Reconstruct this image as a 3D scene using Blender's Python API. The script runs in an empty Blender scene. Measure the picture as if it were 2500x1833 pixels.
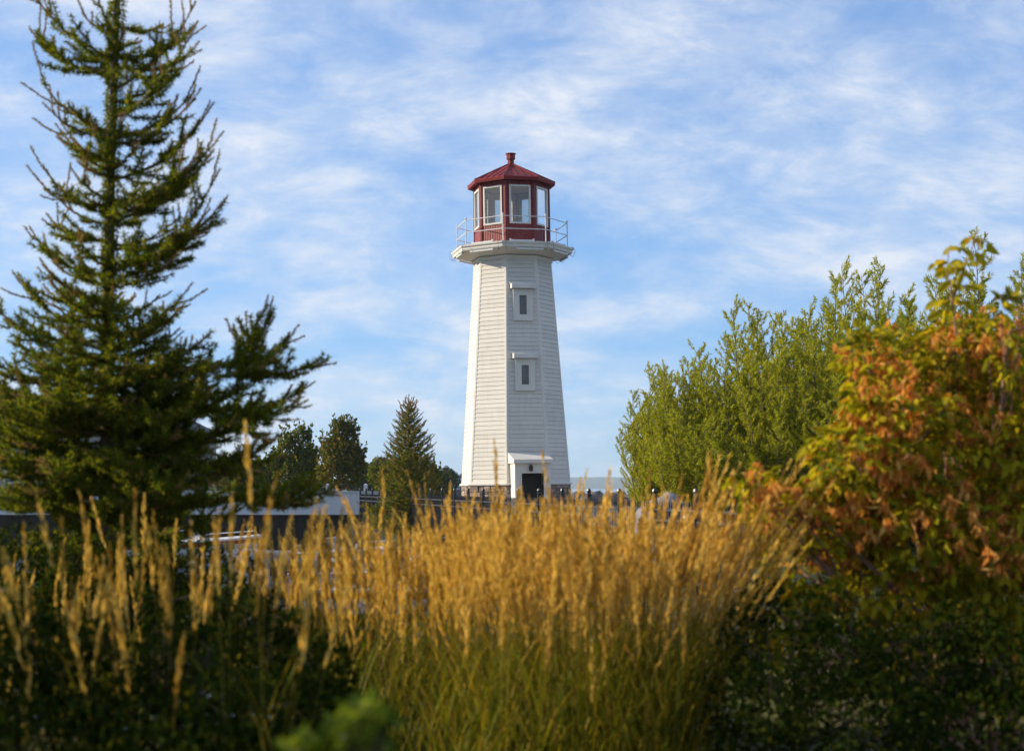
import bpy, math, random
import numpy as np

# ---------------------------------------------------------------- camera, sky, sun, exposure
SC = bpy.context.scene
COL = SC.collection
R = math.radians
EYE = 1.5                      # eye height over the lighthouse lawn
FPX = 3571.0                   # 80 mm lens on a 56 mm wide frame, in photo pixels (2500 wide)
PITCH = math.atan((1191 - 916.5) / FPX)
cam_d = bpy.data.cameras.new('camera')
cam = bpy.data.objects.new('camera', cam_d)
COL.objects.link(cam)
cam_d.sensor_width = 56.0
cam_d.lens = 80.0
cam_d.clip_start = 0.1
cam_d.clip_end = 20000
cam.location = (0, 0, EYE)
cam.rotation_euler = (math.pi / 2 + PITCH, 0, 0)
cam_d.dof.use_dof = True
cam_d.dof.focus_distance = 52.0
cam_d.dof.aperture_fstop = 4.2
SC.camera = cam

SUN_EL = R(21)
SUN_DIR = (-math.cos(R(9)) * math.cos(SUN_EL), math.sin(R(9)) * math.cos(SUN_EL), math.sin(SUN_EL))   # towards the sun
world = bpy.data.worlds.new('World')
SC.world = world
world.use_nodes = True
nt = world.node_tree
nt.nodes.clear()
def N(tree, kind, **kw):
    n = tree.nodes.new(kind)
    for k, v in kw.items():
        setattr(n, k, v)
    return n
def L(tree, a, b):
    tree.links.new(a, b)
def mathn(tree, op, a, b=None, c=None, clamp=False):
    n = N(tree, 'ShaderNodeMath', operation=op, use_clamp=clamp)
    for i, v in enumerate((a, b, c)):
        if v is None: continue
        if isinstance(v, (int, float)): n.inputs[i].default_value = v
        else: L(tree, v, n.inputs[i])
    return n.outputs[0]
w_out = N(nt, 'ShaderNodeOutputWorld')
w_bg = N(nt, 'ShaderNodeBackground')
w_bg.inputs['Strength'].default_value = 0.074
sky = N(nt, 'ShaderNodeTexSky', sky_type='NISHITA')
sky.sun_disc = False
sky.sun_elevation = SUN_EL
sky.sun_rotation = math.atan2(SUN_DIR[0], SUN_DIR[1])
sky.altitude = 100
sky.air_density = 1.0
sky.dust_density = 0.0
sky.ozone_density = 4.5
# thin streaky cloud layer over the whole dome: direction -> point on a flat layer
tc = N(nt, 'ShaderNodeTexCoord')
sep = N(nt, 'ShaderNodeSeparateXYZ')
L(nt, tc.outputs['Generated'], sep.inputs[0])
zc = mathn(nt, 'ADD', mathn(nt, 'MAXIMUM', sep.outputs['Z'], 0.0), 0.42)
comb = N(nt, 'ShaderNodeCombineXYZ')
L(nt, mathn(nt, 'DIVIDE', sep.outputs['X'], zc), comb.inputs['X'])
L(nt, mathn(nt, 'DIVIDE', sep.outputs['Y'], zc), comb.inputs['Y'])
def cloud_noise(rot, scale, loc, nscale, detail, rough, dist, lo, hi):
    m = N(nt, 'ShaderNodeMapping')
    m.inputs['Rotation'].default_value = (0, 0, rot)
    m.inputs['Scale'].default_value = scale
    m.inputs['Location'].default_value = loc
    L(nt, comb.outputs[0], m.inputs['Vector'])
    n = N(nt, 'ShaderNodeTexNoise')
    n.inputs['Scale'].default_value = nscale
    n.inputs['Detail'].default_value = detail
    n.inputs['Roughness'].default_value = rough
    n.inputs['Distortion'].default_value = dist
    L(nt, m.outputs[0], n.inputs['Vector'])
    r = N(nt, 'ShaderNodeMapRange', interpolation_type='SMOOTHSTEP')
    r.inputs['From Min'].default_value = lo
    r.inputs['From Max'].default_value = hi
    L(nt, n.outputs['Fac'], r.inputs['Value'])
    return r.outputs[0]
c_big = cloud_noise(R(-20), (1.0, 1.3, 1), (3.1, 1.7, 0), 2.5, 6, 0.60, 0.30, 0.36, 0.70)
c_thin = cloud_noise(R(-35), (1.0, 1.4, 1), (7.4, 2.2, 0), 8.5, 5, 0.64, 0.35, 0.36, 0.74)
c_sum = mathn(nt, 'ADD', mathn(nt, 'MULTIPLY', c_big, 0.50), mathn(nt, 'MULTIPLY', mathn(nt, 'MULTIPLY', c_thin, mathn(nt, 'ADD', c_big, 0.35)), 0.56))
c_sum = mathn(nt, 'ADD', c_sum, 0.12, clamp=True)
cmix = N(nt, 'ShaderNodeMix', data_type='RGBA')
L(nt, c_sum, cmix.inputs['Factor'])
# film response of the whole sky: highlights roll off per channel, blues held
srgb = N(nt, 'ShaderNodeSeparateColor'); crgb = N(nt, 'ShaderNodeCombineColor')
L(nt, sky.outputs[0], srgb.inputs[0])
for ch, (a_, b_) in enumerate(((1.42, 3.0), (2.08, 4.4), (2.85, 5.6))):
    c_ = srgb.outputs[ch]
    L(nt, mathn(nt, 'DIVIDE', mathn(nt, 'MULTIPLY', c_, a_), mathn(nt, 'ADD', mathn(nt, 'DIVIDE', c_, b_), 1.0)), crgb.inputs[ch])
L(nt, crgb.outputs[0], cmix.inputs['A'])
cmix.inputs['B'].default_value = (6.6, 7.1, 8.0, 1)
L(nt, cmix.outputs['Result'], w_bg.inputs['Color'])
L(nt, w_bg.outputs[0], w_out.inputs['Surface'])

world.cycles.sampling_method = 'MANUAL'
world.cycles.sample_map_resolution = 512
sun_d = bpy.data.lights.new('sun', 'SUN')
sun_d.energy = 5.0
sun_d.angle = R(0.53)
sun_d.color = (1.0, 0.86, 0.65)
sun = bpy.data.objects.new('sun', sun_d)
COL.objects.link(sun)
from mathutils import Vector, Matrix
sun.rotation_euler = Vector(SUN_DIR).to_track_quat('Z', 'Y').to_euler()
sun.location = (-30, 20, 30)

SC.view_settings.view_transform = 'Standard'
SC.view_settings.look = 'None'
SC.view_settings.exposure = 0.7
SC.view_settings.gamma = 1.0
SC.view_settings.use_curve_mapping = False
SC.cycles.max_bounces = 6
SC.cycles.diffuse_bounces = 3
SC.cycles.glossy_bounces = 3
SC.cycles.adaptive_threshold = 0.02
SC.cycles.transparent_max_bounces = 24
SC.cycles.volume_bounces = 0

# ---------------------------------------------------------------- helpers
def P(x, y, d):
    """world point seen at photo pixel (x, y) at ground distance d ahead of the camera"""
    u = (x - 1250) / FPX; v = (916.5 - y) / FPX
    Y = math.cos(PITCH) - v * math.sin(PITCH)
    Z = math.sin(PITCH) + v * math.cos(PITCH)
    s = d / Y
    return np.array((u * s, d, EYE + Z * s))
def PZ(y, d): return float(P(1250, y, d)[2])

def tag(o, label=None, cat=None, group=None, kind=None):
    if label: o['label'] = label
    if cat: o['category'] = cat
    if group: o['group'] = group
    if kind: o['kind'] = kind
    return o
def link(name, data, parent=None):
    o = bpy.data.objects.new(name, data)
    COL.objects.link(o)
    if parent is not None: o.parent = parent
    return o
def empty(name, loc=(0, 0, 0), rot=(0, 0, 0)):
    o = link(name, None); o.location = loc; o.rotation_euler = rot
    o.empty_display_size = 0.2
    return o
def mesh_np(name, V, F, mat=None, smooth=False, tone=None):
    """mesh from a vertex array and a list of face arrays (each n x k)"""
    if not isinstance(F, (list, tuple)): F = [F]
    V = np.asarray(V, dtype=np.float32).reshape(-1, 3)
    me = bpy.data.meshes.new(name)
    F = [np.asarray(f, dtype=np.int32) for f in F if len(f)]
    loops = np.concatenate([f.ravel() for f in F])
    tot = np.concatenate([np.full(len(f), f.shape[1], dtype=np.int32) for f in F])
    st = np.concatenate(([0], np.cumsum(tot)[:-1])).astype(np.int32)
    me.vertices.add(len(V)); me.vertices.foreach_set('co', V.ravel())
    me.loops.add(len(loops)); me.loops.foreach_set('vertex_index', loops)
    me.polygons.add(len(tot)); me.polygons.foreach_set('loop_start', st)
    me.polygons.foreach_set('loop_total', tot)
    if smooth: me.polygons.foreach_set('use_smooth', np.ones(len(tot), dtype=bool))
    if tone is not None:
        a = me.attributes.new('tone', 'FLOAT', 'POINT')
        a.data.foreach_set('value', np.asarray(tone, dtype=np.float32))
    me.update(calc_edges=True)
    if mat is not None: me.materials.append(mat)
    return me
class MB:
    def __init__(s): s.v = []; s.f = []
    def add(s, verts, faces):
        o = len(s.v); s.v += [tuple(map(float, p)) for p in verts]; s.f += [tuple(i + o for i in f) for f in faces]
        return s
    def box(s, c, size, M=None):
        x, y, z = (k / 2 for k in size)
        pts = [(-x,-y,-z),(x,-y,-z),(x,y,-z),(-x,y,-z),(-x,-y,z),(x,-y,z),(x,y,z),(-x,y,z)]
        if M is None: pts = [(p[0]+c[0], p[1]+c[1], p[2]+c[2]) for p in pts]
        else: pts = [M @ Vector((p[0]+c[0], p[1]+c[1], p[2]+c[2])) for p in pts]
        return s.add(pts, [(0,3,2,1),(4,5,6,7),(0,1,5,4),(1,2,6,5),(2,3,7,6),(3,0,4,7)])
    def hexa(s, pts):
        return s.add(pts, [(0,3,2,1),(4,5,6,7),(0,1,5,4),(1,2,6,5),(2,3,7,6),(3,0,4,7)])
    def tube(s, pts, radii, sides=6, caps=True):
        V, F = tube(pts, radii, sides)
        o = len(s.v); s.add(V, F)
        if caps:
            n = len(pts); s.f.append(tuple(o + i for i in range(sides))[::-1]); s.f.append(tuple(o + (n-1)*sides + i for i in range(sides)))
        return s
    def lathe(s, prof, sides=8, phase=0.0, c=(0, 0, 0)):
        pts = []
        for r, z in prof:
            for i in range(sides):
                a = phase + 2*math.pi*i/sides
                pts.append((c[0]+r*math.sin(a), c[1]-r*math.cos(a), c[2]+z))
        F = []
        for j in range(len(prof)-1):
            for i in range(sides):
                k = (i+1) % sides
                F.append((j*sides+i, j*sides+k, (j+1)*sides+k, (j+1)*sides+i))
        return s.add(pts, F)
    def build(s, name, mat, parent=None, smooth=False):
        me = bpy.data.meshes.new(name); me.from_pydata(s.v, [], s.f); me.update()
        if smooth: me.polygons.foreach_set('use_smooth', [True]*len(me.polygons))
        me.materials.append(mat)
        return link(name, me, parent)
def tube(pts, radii, sides=5):
    pts = np.asarray(pts, float); n = len(pts)
    t = np.gradient(pts, axis=0); t /= np.linalg.norm(t, axis=1)[:, None] + 1e-9
    ref = np.array((0.0, 0.0, 1.0)) if abs(t[0, 2]) < 0.8 else np.array((1.0, 0.0, 0.0))
    a = np.cross(t, ref); a /= np.linalg.norm(a, axis=1)[:, None] + 1e-9
    b = np.cross(t, a)
    ang = np.arange(sides) * 2 * math.pi / sides
    r = np.broadcast_to(np.asarray(radii, float), (n,))
    V = pts[:, None, :] + r[:, None, None] * (np.cos(ang)[None, :, None] * a[:, None, :] + np.sin(ang)[None, :, None] * b[:, None, :])
    i, j = np.meshgrid(np.arange(n-1), np.arange(sides), indexing='ij')
    k = (j + 1) % sides
    F = np.stack((i*sides+j, i*sides+k, (i+1)*sides+k, (i+1)*sides+j), -1).reshape(-1, 4)
    return V.reshape(-1, 3), F
class Soup:
    """collects vertex and face arrays into one mesh"""
    def __init__(s): s.V = []; s.F = {}; s.n = 0; s.T = []
    def add(s, V, F, tone=None):
        V = np.asarray(V, float).reshape(-1, 3); F = np.asarray(F)
        s.V.append(V); s.F.setdefault(F.shape[1], []).append(F + s.n); s.n += len(V)
        s.T.append(np.full(len(V), 0.0) if tone is None else np.broadcast_to(tone, (len(V),)))
    def mesh(s, name, mat, smooth=False, tone=False):
        return mesh_np(name, np.concatenate(s.V), [np.concatenate(f) for f in s.F.values()], mat, smooth, np.concatenate(s.T) if tone else None)
def unit(a): return a / (np.linalg.norm(a, axis=-1, keepdims=True) + 1e-9)
def rnd_dirs(rng, n): return unit(rng.normal(size=(n, 3)))

# ---------------------------------------------------------------- materials
def newmat(name):
    m = bpy.data.materials.new(name); m.use_nodes = True
    t = m.node_tree; b = t.nodes['Principled BSDF']
    return m, t, b
def paint(name, col, rough=0.5, var=0.10, scale=3.0, spec=0.4, bump=0.0, bscale=60, metal=0.0, dirt=None, stretch=(1, 1, 1), rand=0.0):
    """base colour with weathering noise, optional streaky dirt and fine relief"""
    m, t, b = newmat(name)
    tcn = N(t, 'ShaderNodeTexCoord'); mp = N(t, 'ShaderNodeMapping'); mp.inputs['Scale'].default_value = stretch
    L(t, tcn.outputs['Object'], mp.inputs['Vector'])
    n = N(t, 'ShaderNodeTexNoise'); n.inputs['Scale'].default_value = scale; n.inputs['Detail'].default_value = 8; n.inputs['Roughness'].default_value = 0.65
    L(t, mp.outputs[0], n.inputs['Vector'])
    r = N(t, 'ShaderNodeValToRGB')
    lo = [max(0, c * (1 - var * 1.6)) for c in col]; hi = [min(1, c * (1 + var)) for c in col]
    r.color_ramp.elements[0].position = 0.25; r.color_ramp.elements[0].color = (*lo, 1)
    r.color_ramp.elements[1].position = 0.75; r.color_ramp.elements[1].color = (*hi, 1)
    L(t, n.outputs['Fac'], r.inputs['Fac'])
    out = r.outputs['Color']
    if dirt:
        n2 = N(t, 'ShaderNodeTexNoise'); n2.inputs['Scale'].default_value = 1.6; n2.inputs['Detail'].default_value = 9; n2.inputs['Roughness'].default_value = 0.7
        mp2 = N(t, 'ShaderNodeMapping'); mp2.inputs['Scale'].default_value = (6, 6, 0.7)
        L(t, tcn.outputs['Object'], mp2.inputs['Vector']); L(t, mp2.outputs[0], n2.inputs['Vector'])
        mr = N(t, 'ShaderNodeMapRange'); mr.inputs['From Min'].default_value = 0.52; mr.inputs['From Max'].default_value = 0.78; mr.inputs['To Max'].default_value = dirt[1]
        L(t, n2.outputs['Fac'], mr.inputs['Value'])
        mx = N(t, 'ShaderNodeMix', data_type='RGBA'); L(t, mr.outputs[0], mx.inputs['Factor']); L(t, out, mx.inputs['A']); mx.inputs['B'].default_value = (*dirt[0], 1)
        out = mx.outputs['Result']
    if rand:
        oi = N(t, 'ShaderNodeObjectInfo'); hs = N(t, 'ShaderNodeHueSaturation')
        mr = N(t, 'ShaderNodeMapRange'); mr.inputs['To Min'].default_value = 1 - rand; mr.inputs['To Max'].default_value = 1 + rand
        L(t, oi.outputs['Random'], mr.inputs['Value']); L(t, mr.outputs[0], hs.inputs['Value']); L(t, out, hs.inputs['Color']); out = hs.outputs['Color']
    L(t, out, b.inputs['Base Color'])
    b.inputs['Roughness'].default_value = rough; b.inputs['Specular IOR Level'].default_value = spec; b.inputs['Metallic'].default_value = metal
    if bump:
        n3 = N(t, 'ShaderNodeTexNoise'); n3.inputs['Scale'].default_value = bscale; n3.inputs['Detail'].default_value = 5
        L(t, mp.outputs[0], n3.inputs['Vector'])
        bp = N(t, 'ShaderNodeBump'); bp.inputs['Strength'].default_value = bump; bp.inputs['Distance'].default_value = 0.02
        L(t, n3.outputs['Fac'], bp.inputs['Height']); L(t, bp.outputs[0], b.inputs['Normal'])
    return m
def leafmat(name, cols, trans=0.35, rough=0.5, spec=0.25, tone=None, tcol=1.3):
    """foliage: colour varies from leaf to leaf, light passes through"""
    m, t, b = newmat(name)
    g = N(t, 'ShaderNodeNewGeometry')
    r = N(t, 'ShaderNodeValToRGB')
    el = r.color_ramp.elements
    while len(el) < len(cols): el.new(0.5)
    for e, (p, c) in zip(el, cols): e.position = p; e.color = (*c, 1)
    L(t, g.outputs['Random Per Island'], r.inputs['Fac'])
    out = r.outputs['Color']
    if tone:
        at = N(t, 'ShaderNodeAttribute'); at.attribute_name = 'tone'
        r2 = N(t, 'ShaderNodeValToRGB'); e2 = r2.color_ramp.elements
        while len(e2) < len(tone): e2.new(0.5)
        for e, (p, c) in zip(e2, tone): e.position = p; e.color = (*c, 1)
        L(t, at.outputs['Fac'], r2.inputs['Fac'])
        mx = N(t, 'ShaderNodeMix', data_type='RGBA', blend_type='MULTIPLY'); mx.inputs['Factor'].default_value = 1
        L(t, out, mx.inputs['A']); L(t, r2.outputs['Color'], mx.inputs['B']); out = mx.outputs['Result']
    L(t, out, b.inputs['Base Color'])
    b.inputs['Roughness'].default_value = rough; b.inputs['Specular IOR Level'].default_value = spec
    tr = N(t, 'ShaderNodeBsdfTranslucent')
    mu = N(t, 'ShaderNodeMix', data_type='RGBA', blend_type='MULTIPLY'); mu.inputs['Factor'].default_value = 1; mu.inputs['B'].default_value = (tcol, tcol, tcol * 0.55, 1)
    L(t, out, mu.inputs['A']); L(t, mu.outputs['Result'], tr.inputs['Color'])
    ms = N(t, 'ShaderNodeMixShader'); ms.inputs['Fac'].default_value = trans
    L(t, b.outputs[0], ms.inputs[1]); L(t, tr.outputs[0], ms.inputs[2])
    L(t, ms.outputs[0], t.nodes['Material Output'].inputs['Surface'])
    return m
def glassmat(name, tint, refl=0.12, clear=0.8, rough=0.02):
    """thin window pane: see-through with a sky reflection that grows at a slant"""
    m, t, b = newmat(name)
    t.nodes.remove(b)
    tr = N(t, 'ShaderNodeBsdfTransparent'); tr.inputs['Color'].default_value = (*tint, 1)
    gl = N(t, 'ShaderNodeBsdfGlossy'); gl.inputs['Roughness'].default_value = rough
    fr = N(t, 'ShaderNodeFresnel'); fr.inputs['IOR'].default_value = 1.5
    ms = N(t, 'ShaderNodeMixShader')
    L(t, mathn(t, 'ADD', fr.outputs[0], refl, clamp=True), ms.inputs['Fac']); L(t, tr.outputs[0], ms.inputs[1]); L(t, gl.outputs[0], ms.inputs[2])
    L(t, ms.outputs[0], t.nodes['Material Output'].inputs['Surface'])
    return m
M_WHITE = paint('white_board_paint', (0.585, 0.56, 0.505), 0.55, 0.05, 2.5, 0.3, 0.12, 90, dirt=((0.42, 0.37, 0.29), 0.5), rand=0.05)
M_TRIM = paint('white_trim_paint', (0.62, 0.595, 0.54), 0.5, 0.05, 4, 0.3, 0.05, 60, dirt=((0.45, 0.40, 0.33), 0.3))
M_CORE = paint('siding_gap', (0.28, 0.25, 0.22), 0.8)
M_RED = paint('red_panel_paint', (0.175, 0.024, 0.024), 0.55, 0.14, 3, 0.3, 0.15, 50, dirt=((0.20, 0.06, 0.05), 0.5))
M_REDROOF = paint('red_metal_roof', (0.19, 0.016, 0.013), 0.5, 0.14, 5, 0.25, 0.05, 30)
M_METALW = paint('galvanised_rail_paint', (0.66, 0.64, 0.61), 0.45, 0.1, 20, 0.5)
M_LINER = paint('lantern_inside', (0.66, 0.60, 0.52), 0.7, 0.08, 4)
M_STONE = paint('pink_brown_stone', (0.27, 0.205, 0.17), 0.85, 0.30, 9, 0.2, 0.6, 25, rand=0.32)
M_MORTAR = paint('stone_mortar', (0.16, 0.13, 0.11), 0.9, 0.2, 8)
M_DARK = paint('dark_doorway', (0.016, 0.014, 0.013), 0.7, 0.3, 3)
M_BLACK = paint('black_steel', (0.014, 0.014, 0.015), 0.35, 0.3, 6, 0.5)
M_CABLE = paint('cable_black', (0.02, 0.02, 0.02), 0.6)
M_LED = paint('light_bar_shell', (0.62, 0.62, 0.62), 0.4, 0.08, 9, 0.5)
M_GLASS = glassmat('lantern_glass', (0.93, 0.92, 0.89), 0.02)
M_PANE = paint('dusky_window_pane', (0.10, 0.085, 0.075), 0.12, 0.25, 3, 0.6)
# ---------------------------------------------------------------- setting: ground, water, hills, far shore
def sstep(a, b, x):
    t = np.clip((x - a) / (b - a), 0, 1); return t * t * (3 - 2 * t)
FX0, FY0, FX1, FY1 = 3.05, 19.2, -6.1, 59.0           # line of the black fence (near end, far end)
def fence_x(y): return FX0 + (FX1 - FX0) * (y - FY0) / (FY1 - FY0)
WATER_Z = -1.2
def vnoise(x, y, s):
    return (np.sin(x * s * 1.7 + 1.3 * np.sin(y * s * 1.1)) + np.sin(y * s * 2.3 + 1.7 * np.sin(x * s * 0.9 + 2)) + 0.5 * np.sin((x + y) * s * 4.1)) / 2.5
def land(x, y):
    near = 1 - sstep(9.0, 14.5, y + 0.5 * vnoise(x, y, 0.5))
    right = sstep(-0.9, -0.35, x - fence_x(y)) * (1 - sstep(60, 64, y + 0.8 * vnoise(x, y, 0.3)))
    back = sstep(62.25, 62.8, y) * (1 - sstep(-1.5, 1.5, x + 0.5 * vnoise(x, y, 0.4)))
    return np.maximum(np.maximum(near, right), back)
def ground_z(x, y):
    x = np.asarray(x, float); y = np.asarray(y, float)
    m = land(x, y)
    return -2.6 + 2.6 * m + 0.04 * vnoise(x, y, 1.3) * m
gx = np.concatenate((np.linspace(-420, -62, 40), np.arange(-60, 60, 0.6), np.linspace(62, 420, 40)))
gy = np.concatenate((np.arange(-40, 0, 2), np.arange(0, 66, 0.45), np.linspace(67, 520, 70)))
GX, GY = np.meshgrid(gx, gy)
V = np.stack((GX, GY, ground_z(GX, GY)), -1).reshape(-1, 3)
nx, ny = len(gx), len(gy)
i, j = np.meshgrid(np.arange(nx - 1), np.arange(ny - 1))
F = np.stack((j*nx+i, j*nx+i+1, (j+1)*nx+i+1, (j+1)*nx+i), -1).reshape(-1, 4)
def groundmat():
    m, t, b = newmat('grassy_soil')
    g = N(t, 'ShaderNodeTexCoord')
    n = N(t, 'ShaderNodeTexNoise'); n.inputs['Scale'].default_value = 0.6; n.inputs['Detail'].default_value = 10; n.inputs['Roughness'].default_value = 0.7
    L(t, g.outputs['Object'], n.inputs['Vector'])
    r = N(t, 'ShaderNodeValToRGB'); e = r.color_ramp.elements
    e[0].position = 0.3; e[0].color = (0.030, 0.024, 0.014, 1); e[1].position = 0.7; e[1].color = (0.055, 0.065, 0.018, 1)
    L(t, n.outputs['Fac'], r.inputs['Fac']); L(t, r.outputs['Color'], b.inputs['Base Color'])
    b.inputs['Roughness'].default_value = 0.95; b.inputs['Specular IOR Level'].default_value = 0.1
    n2 = N(t, 'ShaderNodeTexNoise'); n2.inputs['Scale'].default_value = 14; n2.inputs['Detail'].default_value = 6
    L(t, g.outputs['Object'], n2.inputs['Vector'])
    bp = N(t, 'ShaderNodeBump'); bp.inputs['Strength'].default_value = 0.8; bp.inputs['Distance'].default_value = 0.06
    L(t, n2.outputs['Fac'], bp.inputs['Height']); L(t, bp.outputs[0], b.inputs['Normal'])
    return m
tag(link('ground', mesh_np('ground', V, F, groundmat(), True)), kind='structure')
def watermat():
    m, t, b = newmat('lake_water')
    b.inputs['Base Color'].default_value = (0.022, 0.038, 0.048, 1); b.inputs['Roughness'].default_value = 0.12
    b.inputs['IOR'].default_value = 1.33
    g = N(t, 'ShaderNodeTexCoord'); mp = N(t, 'ShaderNodeMapping'); mp.inputs['Scale'].default_value = (1.0, 2.2, 1)
    L(t, g.outputs['Object'], mp.inputs['Vector'])
    n = N(t, 'ShaderNodeTexNoise'); n.inputs['Scale'].default_value = 2.2; n.inputs['Detail'].default_value = 6
    L(t, mp.outputs[0], n.inputs['Vector'])
    bp = N(t, 'ShaderNodeBump'); bp.inputs['Strength'].default_value = 0.55; bp.inputs['Distance'].default_value = 0.12
    L(t, n.outputs['Fac'], bp.inputs['Height']); L(t, bp.outputs[0], b.inputs['Normal'])
    return m
wx = np.array((-5200, -1000, -200, 200, 1000, 5200.0)); wy = np.array((-300, 0, 100, 400, 1500, 6200.0))
WX, WY = np.meshgrid(wx, wy); V = np.stack((WX, WY, np.full(WX.shape, WATER_Z)), -1).reshape(-1, 3)
i, j = np.meshgrid(np.arange(5), np.arange(5)); F = np.stack((j*6+i, j*6+i+1, (j+1)*6+i+1, (j+1)*6+i), -1).reshape(-1, 4)
tag(link('water', mesh_np('water', V, F, watermat())), kind='structure')
# pale paving added round the lighthouse to bounce warm light onto its shaded faces
pv = [(fence_x(57.5) + 0.4, 57.5), (fence_x(42) + 0.4, 42), (fence_x(30) + 0.4, 30), (fence_x(30) + 3.0, 30), (3.0, 42), (10, 45), (10, 57.5)]
M_BOUNCE_PAVE = paint('bounce_concrete_paving', (0.42, 0.38, 0.32), 0.9, 0.15, 1.5, 0.2, 0.3, 30)
me = bpy.data.meshes.new('bounce_pavement'); me.from_pydata([(x, y, 0.055) for x, y in pv] + [(x, y, -0.3) for x, y in pv], [], [tuple(range(7))] + [(i, 7+i, 7+(i+1) % 7, (i+1) % 7) for i in range(7)]); me.materials.append(M_BOUNCE_PAVE)
tag(link('bounce_pavement', me), kind='structure')
# wooded hills beyond the lake
hx = np.linspace(-5000, 5000, 260); hy = np.linspace(4200, 6000, 14)
HX, HY = np.meshgrid(hx, hy)
tt = (HY - 4200) / 1800
HZ = WATER_Z - 2 + np.sin(np.clip(tt * 1.25, 0, 1) * math.pi / 2) * (34 + 9 * np.sin(HX / 900 + 0.6) + 5 * np.sin(HX / 310 + HY / 400) + 2.2 * np.sin(HX / 77) * np.sin(HX / 31 + HY / 60))
V = np.stack((HX, HY, HZ), -1).reshape(-1, 3)
i, j = np.meshgrid(np.arange(259), np.arange(13)); F = np.stack((j*260+i, j*260+i+1, (j+1)*260+i+1, (j+1)*260+i), -1).reshape(-1, 4)
M_HILL = paint('wooded_hillside', (0.045, 0.065, 0.03), 0.95, 0.4, 0.02, 0.1)
tag(link('hills', mesh_np('hills', V, F, M_HILL, True)), kind='structure')
# low stone breakwater out on the lake
rng = np.random.default_rng(5)
s = Soup()
ico_v = None
def rock_pts(rng, n=9, m=6):
    th = np.linspace(0, 2*math.pi, n, endpoint=False); ph = np.linspace(-math.pi/2, math.pi/2, m)
    T, PH = np.meshgrid(th, ph)
    r = 1 + 0.25 * rng.normal(size=T.shape); r[0] = r[0].mean(); r[-1] = r[-1].mean()
    V = np.stack((np.cos(T)*np.cos(PH)*r, np.sin(T)*np.cos(PH)*r, np.sin(PH)*r), -1).reshape(-1, 3)
    i, j = np.meshgrid(np.arange(n), np.arange(m-1)); k = (i+1) % n
    return V, np.stack((j*n+i, j*n+k, (j+1)*n+k, (j+1)*n+i), -1).reshape(-1, 4)
for k in range(150):
    x = rng.uniform(8, 44); y = 242 + rng.normal() * 1.2; sz = rng.uniform(0.7, 1.5)
    V, F = rock_pts(rng); V = V * sz * np.array((1.3, 1, 0.8)) + (x, y, WATER_Z + rng.uniform(-0.2, 1.5) * (1 - abs(y - 242) / 5))
    s.add(V, F)
M_ROCK = paint('dark_breakwater_rock', (0.10, 0.085, 0.07), 0.9, 0.3, 0.8, 0.2, rand=0.2)
tag(link('breakwater', s.mesh('breakwater', M_ROCK)), 'low dark brown rock breakwater in the lake right of the lighthouse', 'breakwater', kind='stuff')
# ---------------------------------------------------------------- lighthouse
LD = 53.3
LX = (1260.5 - 1250) / FPX * LD
VA = [R(-9 + 45 * k) for k in range(8)]                # corner directions, 0 = towards the camera, + to the right
FA = [R(13.5 + 45 * k) for k in range(8)]              # face normals; face k lies between corner k and k+1
lh = empty('lighthouse', (LX, LD, 0), (0, R(-0.85), 0))
tag(lh, 'white clapboard octagonal lighthouse with a red lantern room and gallery railing', 'lighthouse')
def dirv(a, r=1.0, z=0.0): return Vector((r * math.sin(a), -r * math.cos(a), z))
def face_frame(k, r, z, tilt=0.0):
    """matrix: x along face k to the right as seen from outside, y outward, z up the face"""
    n = dirv(FA[k]); x = Vector((math.cos(FA[k]), math.sin(FA[k]), 0))
    up = (Vector((0, 0, 1)) - n * math.tan(tilt)).normalized(); out = (n + Vector((0, 0, 1)) * math.tan(tilt)).normalized()
    c = n * (r * math.cos(R(22.5))); c.z = z
    return Matrix(((x.x, out.x, up.x, c.x), (x.y, out.y, up.y, c.y), (x.z, out.z, up.z, c.z), (0, 0, 0, 1)))
Z_BASE = PZ(1179, LD); Z_TOP = PZ(637, LD)
R_BASE, R_TOP = 1.985, 1.415
def rad(z): return R_BASE + (R_TOP - R_BASE) * (z - Z_BASE) / (Z_TOP - Z_BASE)
TILT = math.atan((R_BASE - R_TOP) * math.cos(R(22.5)) / (Z_TOP - Z_BASE))
# core body behind the boards
mb = MB(); mb.lathe([(rad(Z_BASE) - 0.035, Z_BASE - 0.02), (R_TOP - 0.035, Z_TOP + 0.05)], 8, VA[0])
mb.build('tower_core', M_CORE, lh)
# clapboards: single boards on the faces in view, the rest joined
NB = 52
bh = (Z_TOP - Z_BASE) / NB
hid = MB()
for k in range(8):
    shown = k in (0, 6, 7, 1)
    x = Vector((math.cos(FA[k]), math.sin(FA[k]), 0)); n = dirv(FA[k])
    for b in range(NB):
        z0 = Z_BASE + b * bh + 0.008; z1 = Z_BASE + (b + 1) * bh + 0.004
        pts = []
        for z, th in ((z0, 0.019), (z1, 0.004)):
            rr = rad(z); ap = rr * math.cos(R(22.5)); hw = rr * math.sin(R(22.5)) - 0.045
            for depth in (-0.03, th):
                for sx in (-1, 1):
                    p = n * (ap + depth) + x * (hw * sx); pts.append((p.x, p.y, z))
        # order: bottom back l, r, bottom front l, r, top back l, r, top front l, r
        q = [pts[2], pts[3], pts[1], pts[0], pts[6], pts[7], pts[5], pts[4]]
        if shown:
            MB().hexa(q).build('siding_board', M_WHITE, lh)
        else:
            hid.hexa(q)
o = hid.build('siding_boards_at_back', M_WHITE, lh); o['kind'] = 'stuff'
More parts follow.
